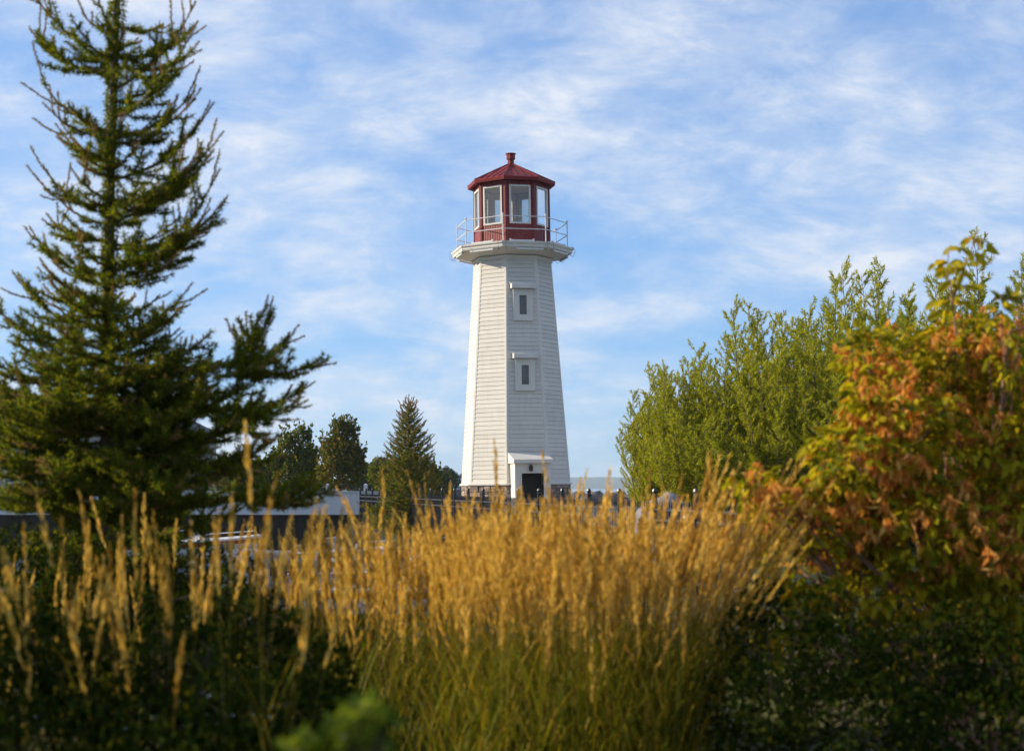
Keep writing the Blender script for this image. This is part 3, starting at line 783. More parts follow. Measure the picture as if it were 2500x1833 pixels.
boat(-0.9, 31.0, R(-6), 6.6, 2.3, 'white motorboat with a red hull stripe just behind the golden grass', stripe=M_STRIPE)
boat(-6.3, 38.0, R(22), 5.6, 2.2, 'white motorboat under a blue grey canvas cover at the left of the basin', cover=True)
boat(-12.6, 55.0, R(5), 6.0, 2.3, 'white motorboat with red stripe seen below the larch and the white wall', stripe=M_STRIPE)
# ---------------------------------------------------------------- houses on the far shore
M_SIDE = paint('beige_siding', (0.34, 0.31, 0.27), 0.8, 0.1, 2); M_SLATE = paint('brown_shingle_roof', (0.060, 0.040, 0.034), 0.9, 0.3, 3, 0.2)
M_HWHITE = paint('house_trim', (0.62, 0.62, 0.62), 0.6); M_HGLASS = paint('house_window_glass', (0.12, 0.14, 0.18), 0.1, 0.3, 1, 0.6)
M_GREYROOF = paint('grey_shingle_roof', (0.11, 0.11, 0.115), 0.9, 0.2, 3, 0.2)
def gable_block(e, x0, x1, y0, y1, ze, zr, wall, roof, trim, ov=0.4):
    xm = (x0+x1)/2
    MB().add([(x0,y0,-0.2),(x1,y0,-0.2),(x1,y0,ze),(xm,y0,zr),(x0,y0,ze),(x0,y1,-0.2),(x1,y1,-0.2),(x1,y1,ze),(xm,y1,zr),(x0,y1,ze)],
             [(0,1,2,3,4),(9,8,7,6,5),(1,6,7,2),(5,0,4,9)]).build('wall', wall, e)
    sl = (zr-ze)/(xm-x0)
    m = MB()
    for s_ in (-1, 1):
        xe = xm + s_*((xm-x0)+ov); zz = zr - sl*((xm-x0)+ov)
        q = [(xm, y0-ov, zr+0.02), (xe, y0-ov, zz+0.02), (xe, y1+ov, zz+0.02), (xm, y1+ov, zr+0.02)]
        q2 = [(a, b, c+0.16) for a, b, c in q]
        m.add(q+q2, [(0,1,2,3),(7,6,5,4),(0,4,5,1),(1,5,6,2),(2,6,7,3),(3,7,4,0)])
    r_ = m.build('roof', roof, e)
    m = MB()
    for s_ in (-1, 1):
        xe = xm + s_*((xm-x0)+ov); zz = zr - sl*((xm-x0)+ov)
        q = [(xm, y0-ov-0.05, zr-0.08), (xe, y0-ov-0.05, zz-0.08), (xe, y0-ov-0.02, zz-0.08), (xm, y0-ov-0.02, zr-0.08)]
        m.add(q + [(a, b, c+0.27) for a, b, c in q], [(0,1,2,3),(7,6,5,4),(0,4,5,1),(1,5,6,2),(2,6,7,3),(3,7,4,0)])
    m.build('fascia', trim, r_)
def house_window(e, x, y, z, w, h):
    m = MB(); t_ = 0.10
    for s_ in (-1, 1): m.box((x+s_*(w/2), y-0.03, z), (t_, 0.08, h+t_)); m.box((x, y-0.03, z+s_*(h/2)), (w-t_, 0.08, t_))
    m.box((x, y-0.03, z), (0.05, 0.06, h-t_)); m.box((x, y-0.03, z+h*0.05), (w-t_, 0.06, 0.05))
    o = m.build('window', M_HWHITE, e)
    MB().box((x, y+0.0, z), (w, 0.03, h)).build('pane', M_HGLASS, o)
# twin-gabled building behind the larch
p = P(0, 1000, 76)
ha = empty('gabled_building', (0, 76, 0)); tag(ha, 'beige twin gabled building with white fascia behind the tall larch', 'building')
xa, xb, xc = P(-330, 1040, 76)[0], P(95, 1040, 76)[0], P(415, 1040, 76)[0]
ze = PZ(1042, 76)
gable_block(ha, xa, xb - 0.05, 0, 12, ze, PZ(930, 76), M_SIDE, M_GREYROOF, M_HWHITE)
gable_block(ha, xb + 0.05, xc, 0.3, 12, ze, PZ(968, 76), M_SIDE, M_GREYROOF, M_HWHITE)
for k in range(5): house_window(ha, xb - 1.2 - 1.9*k, 0, 1.7, 1.0, 1.3); house_window(ha, xb + 1.2 + 1.5*k, 0.3, 1.7, 0.9, 1.3)
# brown roofed house left of the lighthouse
hb = empty('brown_roofed_house', (0, 185, 0)); tag(hb, 'dark house with brown gabled roofs and white windows left of the lighthouse base', 'house')
X = lambda px_, d=185: (px_ - 1250) / FPX * d
M_HDARK = paint('dark_brown_siding', (0.13, 0.11, 0.105), 0.8, 0.15, 2)
gable_block(hb, X(1112), X(1215), 0, 9, PZ(1170, 185), PZ(1131, 185), M_HDARK, M_SLATE, M_HWHITE, 0.3)
gable_block(hb, X(1062), X(1111), 2.0, 9, PZ(1166, 187), PZ(1139, 187), M_HDARK, M_SLATE, M_HWHITE, 0.3)
gable_block(hb, X(1103), X(1127), -1.6, 0.6, PZ(1172, 183), PZ(1155, 183), M_HDARK, M_SLATE, M_HWHITE, 0.15)
house_window(hb, X(1115), -1.6, PZ(1172, 183.4), 0.55, 0.5); house_window(hb, X(1111.5), -1.6, PZ(1188, 183.4), 0.4, 0.6); house_window(hb, X(1118.5), -1.6, PZ(1188, 183.4), 0.4, 0.6)
# pale house between the trees
hc = empty('pale_house', (0, 150, 0)); tag(hc, 'small pale house half hidden behind the young larch', 'house')
gable_block(hc, X(880, 150), X(960, 150), 0, 7, PZ(1162, 150), PZ(1135, 150), M_HWHITE, M_GREYROOF, M_HWHITE, 0.2)
house_window(hc, X(905, 150), 0, PZ(1178, 150), 0.5, 0.6); house_window(hc, X(930, 150), 0, PZ(1178, 150), 0.5, 0.6)
# ---------------------------------------------------------------- plant builders
M_BARK = paint('larch_bark', (0.12, 0.085, 0.05), 0.95, 0.3, 12, 0.1, 0.6, 40, stretch=(1, 1, 0.3))
M_TWIG = paint('brown_twig', (0.22, 0.14, 0.065), 0.9, 0.25, 20, 0.1)
M_NEEDLE = leafmat('larch_needles', [(0.0, (0.038, 0.075, 0.007)), (0.5, (0.098, 0.138, 0.008)), (0.85, (0.22, 0.21, 0.012)), (1.0, (0.34, 0.28, 0.03))], 0.48, 0.6, 0.06)
M_SHOOT = leafmat('larch_shoot_needles', [(0.0, (0.22, 0.14, 0.040)), (0.6, (0.34, 0.21, 0.060)), (1.0, (0.28, 0.23, 0.05))], 0.3, 0.6, 0.15)
def needle_tris(rng, C, A, k, Ln, Wn, spread=1.0):
    n = len(C)
    D = unit(np.repeat(A, k, 0) * 0.55 + rnd_dirs(rng, n*k) * spread)
    S = unit(np.cross(D, rnd_dirs(rng, n*k)))
    B = np.repeat(C, k, 0); ln_ = Ln * rng.uniform(0.7, 1.15, (n*k, 1))
    V = np.stack((B - S*Wn/2, B + S*Wn/2, B + D*ln_ + S*Wn*0.25, B + D*ln_ - S*Wn*0.25), 1).reshape(-1, 3)
    return V, np.arange(n*k*4).reshape(-1, 4)
def bez(p0, p1, p2, n):
    t = np.linspace(0, 1, n)[:, None]
    return (1-t)**2 * p0 + 2*t*(1-t) * p1 + t*t * p2
class Larch:
    def __init__(s, seed, Ln=0.036, Wn=0.0058, step=0.023, k=14, scale=1.0):
        s.rng = np.random.default_rng(seed); s.wood = Soup(); s.twig = Soup(); s.C = []; s.A = []; s.C2 = []; s.A2 = []
        s.Ln, s.Wn, s.step, s.k, s.sc = Ln, Wn, step, k, scale; s.side = 0.40
    def tufts(s, pts, bare):
        pts = np.asarray(pts); seg = np.linalg.norm(np.diff(pts, axis=0), axis=1); cum = np.concatenate(([0], np.cumsum(seg))); tot = cum[-1]
        if tot < 1e-4: return
        lim = max(tot - bare, 0)
        d = np.arange(s.step * 0.5, lim, s.step) + s.rng.uniform(-0.3, 0.3, len(np.arange(s.step*0.5, lim, s.step))) * s.step
        t = unit(np.gradient(pts, axis=0))
        f = lambda dd, arr: np.stack([np.interp(dd, cum, arr[:, q]) for q in range(3)], -1)
        if len(d): s.C.append(f(d, pts)); s.A.append(f(d, t))
        if bare > 0:
            d2 = np.arange(lim, tot, s.step * 0.45)
            if len(d2): s.C2.append(f(d2, pts)); s.A2.append(f(d2, t))
    def stick(s, pts, r0, r1, wood=False):
        V, F = tube(pts, np.linspace(r0, r1, len(pts)), 4 if not wood else 6); (s.wood if wood else s.twig).add(V, F)
    def twig_from(s, p, d, ln, bare, level, up=0.25):
        rng = s.rng
        e = p + d * ln + np.array((0, 0, up * ln)); c = p + d * ln * 0.55 - np.array((0, 0, 0.04 * ln))
        n = max(4, int(ln / (0.05 * s.sc)) + 2); pts = bez(p, c, e, n)
        pts[1:-1] += rng.normal(size=(n-2, 3)) * 0.006 * s.sc * np.linspace(1, 0.1, n-2)[:, None]
        s.stick(pts, 0.0040 * s.sc * (1 + ln), 0.0024 * s.sc); s.tufts(pts, bare)
        if level > 0 and ln > 0.2 * s.sc:
            for t in np.arange(0.25, 0.9, 0.11 * s.sc / ln):
                q = pts[int(t * (n-1))]; tg = unit(pts[min(n-1, int(t*(n-1))+1)] - q + 1e-6)
                sd = unit(np.cross(tg, (0, 0, 1.0))) * rng.choice((-1, 1))
                dd = unit(tg * 0.7 + sd * rng.uniform(0.5, 0.9) + np.array((0, 0, rng.uniform(-0.25, 0.25))))
                s.twig_from(q, dd, rng.uniform(0.35, 0.6) * ln * (1 - t * 0.6), 0.0, level - 1, 0.1)
        return pts
    def branch(s, p0, tip, bare, dens=1.0, droop=0.1, r0=None, shoots=2):
        rng = s.rng; v = tip - p0; ln = np.linalg.norm(v); h = np.array((v[0], v[1], 0)); hl = np.linalg.norm(h)
        c = p0 + h * 0.62 + np.array((0, 0, v[2] * 0.32 - droop * hl))
        n = max(8, int(ln / (0.06 * s.sc)) + 3); pts = bez(p0, c, tip, n)
        pts[1:-1] += rng.normal(size=(n-2, 3)) * 0.008 * s.sc * np.linspace(1, 0.1, n-2)[:, None]
        s.stick(pts, r0 or 0.007 * s.sc + 0.007 * ln, 0.0036 * s.sc); s.tufts(pts, bare)
        cum = np.linspace(0, 1, n)
        for t in np.arange(0.14, 1 - bare / ln * 0.9, 0.075 * s.sc / ln / dens):
            t = t + rng.uniform(-0.02, 0.02); idx = int(np.clip(t * (n-1), 1, n-2)); q = pts[idx]; tg = unit(pts[idx+1] - pts[idx-1])
            sd = unit(np.cross(tg, (0, 0, 1.0))) * rng.choice((-1, 1))
            dd = unit(tg * rng.uniform(0.5, 0.9) + sd * rng.uniform(0.4, 1.0) + np.array((0, 0, rng.uniform(-0.5, 0.45))))
            l2 = min((0.07 + s.side * (1 - t)) * ln * rng.uniform(0.6, 1.1), 0.55 * s.sc) + 0.04 * s.sc
            s.twig_from(q, dd, l2, bare * 0.5 if (t > 0.5 and rng.random() < 0.35) else 0.0, 1)
        for _ in range(shoots):
            t = rng.uniform(0.55, 0.95); idx = int(np.clip(t * (n-1), 1, n-2)); q = pts[idx]; tg = unit(pts[idx+1] - pts[idx-1])
            dd = unit(tg * 0.9 + rnd_dirs(rng, 1)[0] * 0.7 + np.array((0, 0, 0.25)))
            s.twig_from(q, dd, bare * rng.uniform(0.7, 1.5), bare * 1.2, 0, 0.1)
        return pts
    def finish(s, name, label, group=None, loc=(0, 0, 0)):
        e = empty(name, loc); tag(e, label, 'tree', group)
        o = np.array(loc)
        for so in (s.wood, s.twig):
            so.V = [v - o for v in so.V]
        link('trunk', s.wood.mesh('trunk', M_BARK, True), e)
        t = link('branches', s.twig.mesh('branches', M_TWIG, True), e); t['kind'] = 'stuff'
        V, F = needle_tris(s.rng, np.concatenate(s.C) - o, np.concatenate(s.A), s.k, s.Ln, s.Wn)
        c = link('crown', mesh_np('crown', V, F, M_NEEDLE), e); c['kind'] = 'stuff'
        if s.C2:
            V, F = needle_tris(s.rng, np.concatenate(s.C2) - o, np.concatenate(s.A2), 6, s.Ln * 0.42, s.Wn * 1.1, 0.8)
            c = link('bare_shoots', mesh_np('bare_shoots', V, F, M_SHOOT), e); c['kind'] = 'stuff'
        return e
# ---------------------------------------------------------------- the tall larch on the left
TD = 9.6
lz = Larch(3)
tr_px = [(303, -420), (300, -300), (292, -150), (286, 0), (281, 150), (275, 300), (270, 450), (268, 600), (263, 800), (264, 1000), (262, 1200), (262, 1420), (262, 1720)]
TR = np.array([P(x, y, TD) for x, y in tr_px])
V, F = tube(TR, [0.006, 0.010, 0.015, 0.020, 0.024, 0.027, 0.030, 0.034, 0.040, 0.047, 0.055, 0.065, 0.08], 8); lz.wood.add(V, F)
lz.tufts(TR[:10], 0); [lz.tufts(TR[:10] + np.array((0.045*math.cos(a_), 0.045*math.sin(a_), 0.01*a_)), 0) for a_ in (0.4, 1.9, 3.0, 4.2, 5.3)]
def trunk_at(z):
    o_ = np.argsort(TR[:, 2]); return np.array([np.interp(z, TR[o_, 2], TR[o_, q]) for q in range(3)])
# tips of the branches that stand out against the sky: (x, y, rise of tip over its root as a share of reach)
tips = [(478, 5, .85), (482, 52, .75), (468, 72, .6), (465, 128, .5), (476, 222, .55), (478, 240, .35), (523, 250, .75), (545, 322, .45), (492, 368, .45), (519, 370, .8), (537, 412, .85), (556, 478, .5), (512, 510, .4), (505, 540, .3), (440, 614, .3),
        (72, -30, .8), (70, 66, .6), (100, 196, .7), (105, 251, .5), (150, 320, .6), (190, 394, .3), (112, 416, .6), (108, 461, .3), (145, 486, .5), (115, 522, .45), (72, 554, .6),
        (400, 60, .6), (420, 190, .4), (200, 30, .7), (180, 110, .5), (390, 300, .2), (180, 340, .2), (400, 460, .5), (420, 560, .3), (180, 600, .3), (130, 640, .4), (200, 640, .4),
        (130, 674, .55), (30, 662, .6), (105, 694, .4), (-40, 720, .5), (470, 690, .55), (455, 735, .4), (513, 812, .35), (440, 800, .35), (390, 720, .5), (60, 780, .3), (20, 830, .2), (-60, 850, .3), (420, 860, .15), (480, 880, .12),
        (-90, 960, .15), (30, 960, .1), (120, 900, .2), (400, 960, .1), (470, 985, .05), (-60, 1060, .1), (60, 1080, .05), (440, 1060, .02), (380, 1120, .0), (90, 1150, .0), (-50, 1150, .0), (330, 1180, -.05), (160, 1190, -.05), (470, 1130, -.05), (500, 1050, .0), (520, 960, .05), (-120, 900, .2), (-120, 1010, .1), (-110, 1110, .0), (10, 1020, .1), (0, 1120, .0), (60, 1200, -.1), (-60, 1230, -.1), (420, 1190, -.1), (380, 1240, -.1), (500, 1180, -.1), (120, 1250, -.1), (250, 1260, -.2),
        (130, 980, .1), (380, 1010, .1), (100, 1040, .0), (430, 920, .1), (60, 880, .2), (540, 1090, .0)]
for (x, y, rise) in tips:
    dd = TD + lz.rng.uniform(-0.55, 0.55); tip = P(x, y, dd)
    reach = abs(tip[0] - trunk_at(tip[2])[0]); p0 = trunk_at(tip[2] - rise * max(reach, 0.15))
    lz.side = 0.25 if y < 620 else 0.36
    lz.branch(p0, tip, 0.20 if y < 720 else 0.13, (1.5 if y < 430 else 1.15) if y < 760 else 1.6, 0.10, shoots=2)
# the long side limbs that reach right, with upright leaders
limbs = [((650, 905), [(656, 720), (667, 724), (730, 792), (803, 880), (600, 760), (570, 790), (690, 860)], 1010),
         ((640, 1010), [(752, 976), (706, 1022), (660, 1078), (620, 960), (770, 930), (560, 1040)], 1065),
         ((560, 1120), [(700, 1110), (640, 1150), (600, 1190), (520, 1190), (690, 1060)], 1130),
         ((600, 1205), [(800, 1165), (760, 1225), (700, 1240), (850, 1190)], 1190)]
lz.side = 0.32
for (mx, my), tl, ry in limbs:
    dd = TD - 0.35; m_ = P(mx, my, dd); p0 = trunk_at(P(262, ry, TD)[2])
    lz.branch(p0, m_, 0.0, 2.0, 0.14, 0.014, 0)
    for (x, y) in tl:
        tp = P(x, y, dd + lz.rng.uniform(-0.3, 0.3)); a = p0 + (m_ - p0) * lz.rng.uniform(0.62, 0.98); a[2] = m_[2] - 0.03
        lz.branch(a, tp, 0.12, 1.8, 0.05, 0.006, 1)
for i in range(95):
    z = lz.rng.uniform(-0.1, 2.3); az = lz.rng.uniform(0, 2*math.pi); ln = lz.rng.uniform(0.55, 1.0); p0 = trunk_at(z)
    lz.branch(p0, p0 + np.array((math.sin(az)*ln, -math.cos(az)*ln, ln * lz.rng.uniform(-0.1, 0.3))), 0.08, 1.6, 0.08, shoots=0)
# branches towards and away from the camera
for i in range(38):
    z = lz.rng.uniform(0.35, 5.2); az = lz.rng.uniform(-0.95, 0.95) + (0 if lz.rng.random() < 0.5 else math.pi)
    f = (5.2 - z) / 4.9; ln = (0.24 + 0.55 * min(f * 1.15, 1) ** 1.1) * lz.rng.uniform(0.7, 1.1); lz.side = 0.2 if z > 2.6 else 0.36
    p0 = trunk_at(z); tip = p0 + np.array((math.sin(az) * ln, -math.cos(az) * ln, ln * (0.55 - 0.5 * f)))
    lz.branch(p0, tip, 0.11, 1.0 if z > 2.4 else 1.6, 0.1, shoots=1)
b0 = trunk_at(-0.3); lz.finish('larch_tree', 'tall blurred larch with bare shoot tips filling the left edge', loc=(float(b0[0]), TD, -0.5))
# ---------------------------------------------------------------- young larch beside the lighthouse
SD = 47.0
ls = Larch(8, 0.070, 0.012, 0.055, 8, 2.2)
top = P(998, 962, SD); bot = P(1000, 1235, SD); bot[2] = -0.1
tz = np.linspace(0, 1, 10)[:, None]; ST = top + (bot - top) * tz; V, F = tube(ST, np.linspace(0.008, 0.07, 10), 6); ls.wood.add(V, F); ls.tufts(ST[:9], 0.25)
H = top[2] - bot[2]
for i in range(185):
    f = (i + 0.5) / 185; z = top[2] - H * (0.06 + 0.92 * f); az = i * 2.39996 + ls.rng.uniform(-0.3, 0.3)
    ln = (0.12 + 1.5 * f ** 0.85) * ls.rng.uniform(0.75, 1.12); p0 = np.array((top[0] + (bot[0]-top[0]) * f, SD, z))
    tip = p0 + np.array((math.sin(az)*ln, -math.cos(az)*ln, ln * (0.75 - 0.6 * f)))
    if tip[2] < 0.1: tip[2] = 0.1
    ls.branch(p0, tip, 0.20, 1.1, 0.05, shoots=1)
ls.finish('larch_tree', 'young pointed larch standing just left of the lighthouse', loc=(float(bot[0]), SD, -0.1))
# ---------------------------------------------------------------- broad-leaved plants
M_BARK2 = paint('grey_brown_bark', (0.085, 0.065, 0.05), 0.9, 0.3, 10, 0.1, 0.5, 30, stretch=(1, 1, 0.3))
M_STEM = paint('pinkish_stem', (0.24, 0.13, 0.085), 0.7, 0.2, 20, 0.2)
def leaf_quads(rng, C, D, Nn, Ln, Wn, fold=0.25):
    """pointed leaves folded along the midrib: two quads each"""
    n = len(C); D = unit(D); S = unit(np.cross(D, Nn)); U = np.cross(S, D)
    ln = (Ln * rng.uniform(0.7, 1.2, (n, 1))); w = Wn * rng.uniform(0.75, 1.15, (n, 1))
    droop = -U * 0
    p = [C, C + D*ln*0.30 + S*w*0.5 + U*w*fold, C + D*ln*0.66 + S*w*0.40 + U*w*fold*0.6, C + D*ln - U*ln*0.10, C + D*ln*0.66 - S*w*0.40 + U*w*fold*0.6, C + D*ln*0.30 - S*w*0.5 + U*w*fold]
    V = np.stack(p, 1).reshape(-1, 3); b = (np.arange(n) * 6)[:, None]
    return V, np.concatenate((b + np.array((0, 1, 2, 3)), b + np.array((0, 3, 4, 5))), 0)
def leaf_flat(rng, C, D, Nn, Ln, Wn):
    n = len(C); D = unit(D); S = unit(np.cross(D, Nn))
    ln = (Ln * rng.uniform(0.7, 1.2, (n, 1))); w = Wn * rng.uniform(0.75, 1.15, (n, 1))
    V = np.stack((C, C + D*ln*0.45 + S*w*0.5, C + D*ln, C + D*ln*0.45 - S*w*0.5), 1).reshape(-1, 3)
    return V, np.arange(n*4).reshape(-1, 4)
def lobe_points(rng, lobes, n, shell=0.45):
    """random points in a union of ellipsoids (centre, radii), denser near the skin"""
    vol = np.array([r[0]*r[1]*r[2] for _, r in lobes]) ** 0.75; pick = rng.choice(len(lobes), n, p=vol/vol.sum())
    d = rnd_dirs(rng, n); rr = rng.uniform(0, 1, (n, 1)) ** (1/3); rr = rr * (1 - shell) + shell * rr ** 0.3
    C = np.array([l[0] for l in lobes])[pick]; Rr = np.array([l[1] for l in lobes])[pick]
    return C + d * rr * Rr, d
def limb(so, rng, a, b, r0, r1, n=7, bend=0.12, sides=5):
    a = np.asarray(a, float); b = np.asarray(b, float); ln = np.linalg.norm(b - a)
    c = (a + b) / 2 + rng.normal(size=3) * bend * ln * 0.5 + np.array((0, 0, 0.1 * ln)); pts = bez(a, c, b, n)
    V, F = tube(pts, np.linspace(r0, r1, n), sides); so.add(V, F); return pts
def broad_tree(name, label, base, lobes, n, Ln, Wn, mat, seed, cat='tree', group=None, r0=0.08, flat=True, updir=0.4, trunks=1, bark=None, sub=5, sprigs=0, slen=0.6):
    rng = np.random.default_rng(seed); base = np.asarray(base, float)
    e = empty(name, tuple(base)); tag(e, label, cat, group)
    wd = Soup()
    zc = np.mean([l[0][2] for l in lobes]); top = max(l[0][2] + l[1][2]*0.6 for l in lobes)
    for tk in range(trunks):
        tgt = lobes[int(rng.integers(len(lobes)))][0] if trunks > 1 else (np.mean([l[0][0] for l in lobes]), np.mean([l[0][1] for l in lobes]), top)
        tp = limb(wd, rng, (rng.normal()*0.05*(trunks > 1), rng.normal()*0.05*(trunks > 1), -0.1), np.asarray(tgt) - base, r0, r0*0.15, 10, 0.05, 6)
        for c, r_ in lobes:
            c = np.asarray(c) - base; a = tp[int(np.clip(np.interp(c[2]*0.6, tp[:, 2], np.arange(10)), 1, 8))]
            q = limb(wd, rng, a, c, r0*0.4, r0*0.12)
            for _ in range(sub): limb(wd, rng, q[int(rng.integers(3, 7))], c + rnd_dirs(rng, 1)[0] * np.asarray(r_) * 0.85, r0*0.15, r0*0.03, 5, 0.1, 4)
    C, d = lobe_points(rng, lobes, n)
    D = unit(d * 0.6 + rnd_dirs(rng, n) + np.array((0, 0, updir))); Nn = unit(d * 0.5 + rnd_dirs(rng, n) * 0.8 + np.array((0, 0, 0.6)))
    if sprigs:
        up = np.where(d[:, 2] > 0.15)[0]; pk_ = rng.choice(up, min(sprigs, len(up)), replace=False); EC = []; ED = []
        for i_ in pk_:
            dv = unit(d[i_] * 0.45 + np.array((0, 0, 1.0)) + rng.normal(size=3) * 0.2); ls_ = slen * rng.uniform(0.4, 1.2); m_ = 12
            t_ = rng.uniform(0, 1, (m_, 1)); EC.append(C[i_] + dv * ls_ * t_); ED.append(unit(dv * 0.8 + rnd_dirs(rng, m_) * 0.8))
            vv, ff = tube([C[i_] - base, C[i_] - base + dv * ls_], [0.008, 0.003], 3); wd.add(vv, ff)
        C = np.concatenate([C] + EC); D = np.concatenate([D] + ED); Nn = np.concatenate([Nn, rnd_dirs(rng, len(C) - len(Nn))])
    link('trunk', wd.mesh('trunk', bark or M_BARK2, True), e)
    V, F = (leaf_flat if flat else leaf_quads)(rng, C - base, D, Nn, Ln, Wn)
    c = link('crown', mesh_np('crown', V, F, mat), e); c['kind'] = 'stuff'
    return e
def plobes(d, lst, depth=1.0):
    """lobes given as (pixel x, pixel y, radius x px, radius y px, extra distance)"""
    out = []
    for (x, y, rx, ry, dd) in lst:
        k = (d + dd) / FPX; out.append((P(x, y, d + dd), (rx*k, rx*k*depth, ry*k)))
    return out
M_LEAF_A = leafmat('poplar_leaves', [(0.0, (0.050, 0.080, 0.012)), (0.6, (0.105, 0.13, 0.016)), (1.0, (0.25, 0.20, 0.035))], 0.38, 0.6, 0.06)
M_LEAF_B = leafmat('bronze_leaves', [(0.0, (0.050, 0.070, 0.012)), (0.6, (0.105, 0.115, 0.016)), (1.0, (0.25, 0.16, 0.034))], 0.35, 0.6, 0.06)
M_LEAF_C = leafmat('dark_far_leaves', [(0.0, (0.022, 0.038, 0.012)), (1.0, (0.070, 0.080, 0.018))], 0.25, 0.6, 0.06)
G1 = 'leafy trees behind the white wall'
broad_tree('leafy_tree', 'yellow green leafy tree with two tall tips behind the white wall', (P(715, 1200, 68)[0], 68, 0),
           plobes(68, [(700, 1110, 26, 40, 0), (738, 1085, 22, 34, 0.4), (742, 1062, 8, 20, 0.3), (704, 1080, 9, 22, 0), (675, 1140, 26, 26, -.4), (752, 1130, 26, 32, 0), (715, 1160, 52, 32, -.3), (640, 1165, 34, 24, 0)]), 5200, 0.17, 0.10, M_LEAF_A, 21, group=G1, sprigs=230, slen=0.55)
broad_tree('leafy_tree', 'bronze leafed tree with a ragged top left of the young larch', (P(830, 1200, 66)[0], 66, 0),
           plobes(66, [(830, 1070, 22, 36, 0), (850, 1080, 24, 42, 0.3), (866, 1050, 6, 20, 0.2), (828, 1045, 9, 20, 0), (800, 1100, 18, 26, 0), (835, 1120, 46, 34, 0), (830, 1160, 56, 34, 0), (875, 1130, 18, 26, 0)]), 5200, 0.17, 0.10, M_LEAF_B, 22, group=G1, sprigs=230, slen=0.55)
broad_tree('leafy_tree', 'low green leafy bush under the hanging larch limb', (P(590, 1200, 65)[0], 65, 0),
           plobes(65, [(590, 1150, 36, 30, 0), (560, 1165, 30, 26, 0), (625, 1170, 30, 24, 0), (600, 1120, 12, 22, 0)]), 3600, 0.15, 0.09, M_LEAF_A, 23, group=G1, sprigs=120)
broad_tree('leafy_tree', 'rounded green bush low behind the young larch', (P(935, 1200, 58)[0], 58, 0),
           plobes(58, [(925, 1160, 28, 26, 0), (970, 1160, 34, 32, 0), (1010, 1150, 36, 30, 0), (1050, 1165, 26, 30, 0), (950, 1180, 40, 20, 0)]), 5200, 0.14, 0.085, M_LEAF_A, 24, group=G1, sprigs=120, slen=0.4)
# far row of trees along the shore
far = []
def far_tree_proto(seed, conifer):
    rng = np.random.default_rng(seed); e = empty('shore_tree')
    wd = Soup(); V, F = tube([(0, 0, -0.2), (0, 0, 3.0), (0.05, 0, 6.0)], [0.16, 0.1, 0.03], 6); wd.add(V, F); link('trunk', wd.mesh('trunk', M_BARK2), e)
    if conifer:
        h = rng.uniform(0.4, 8, 3200) ; h = 8 - (8 - 0.4) * rng.uniform(0, 1, 3200) ** 0.6
        tier = 0.65 + 0.35 * np.abs(np.sin(h * 3.6)); r_ = (8.2 - h) * 0.25 * tier * rng.uniform(0.3, 1, 3200) ** 0.5; a = rng.uniform(0, 2*math.pi, 3200)
        C = np.stack((r_*np.cos(a), r_*np.sin(a), h), -1); D = np.stack((np.cos(a), np.sin(a), -0.3 + 0*a), -1)
        V, F = leaf_flat(rng, C, D + rnd_dirs(rng, 3200)*0.4, rnd_dirs(rng, 3200) + np.array((0, 0, 1)), 0.42, 0.16)
    else:
        lobes = [(np.array((rng.normal()*1.3, rng.normal()*1.0, rng.uniform(2.4, 6.2))), np.array((1.4, 1.3, 1.3))*rng.uniform(0.6, 1.2)) for _ in range(9)]
        C, d = lobe_points(rng, lobes, 4200); V, F = leaf_flat(rng, C, d + rnd_dirs(rng, 4200), rnd_dirs(rng, 4200) + np.array((0, 0, .5)), 0.34, 0.24)
    c = link('crown', mesh_np('crown', V, F, M_LEAF_C), e); c['kind'] = 'stuff'
    return e
protos = [far_tree_proto(31, False), far_tree_proto(32, False), far_tree_proto(33, True)]
def copy_thing(o):
    c = clone(o)
    for ch in list(o.children): clone(ch, parent=c)
    return c
spots = [(455, 2, 1046, 92, 'dark pointed spruce with a rusty tip far behind the larch'), (425, 2, 1072, 92, 'smaller dark spruce beside the building end behind the larch'),
         (480, 0, 1122, 150, None), (520, 1, 1118, 150, None), (560, 0, 1128, 160, None), (600, 1, 1124, 150, None), (632, 2, 1108, 150, 'dark narrow spruce poking above the far tree row'), (660, 0, 1124, 160, None), (775, 1, 1108, 130, None),
         (785, 0, 1126, 150, None), (880, 0, 1112, 120, None), (905, 1, 1122, 130, None), (925, 0, 1120, 140, None), (955, 1, 1132, 150, None), (1075, 0, 1142, 120, None), (1045, 1, 1140, 130, None), (350, 0, 1120, 140, None), (300, 1, 1125, 140, None), (400, 1, 1112, 135, None)]
ORD = ['first', 'second', 'third', 'fourth', 'fifth', 'sixth', 'seventh', 'eighth', 'ninth', 'tenth', 'eleventh', 'twelfth', 'thirteenth', 'fourteenth', 'fifteenth', 'sixteenth']
FAR_LABEL = {x: ORD[i] + ' dark rounded tree from the left in the far tree row' for i, x in enumerate(sorted(q[0] for q in spots if not q[4]))}
rng = np.random.default_rng(77); used = set()
for (x, kind, ytop, d, lab) in spots:
    o = protos[kind] if kind not in used else copy_thing(protos[kind]); used.add(kind)
    zt = PZ(ytop, d); sc = zt / (8.1 if kind == 2 else 7.0)
    o.location = ((x - 1250) / FPX * d, d, 0); o.rotation_euler = (0, 0, rng.uniform(0, 6.28)); o.scale = (sc * rng.uniform(1.0, 1.3), sc * 1.1, sc)
    tag(o, lab or FAR_LABEL[x], 'tree', 'trees of the far shore row')
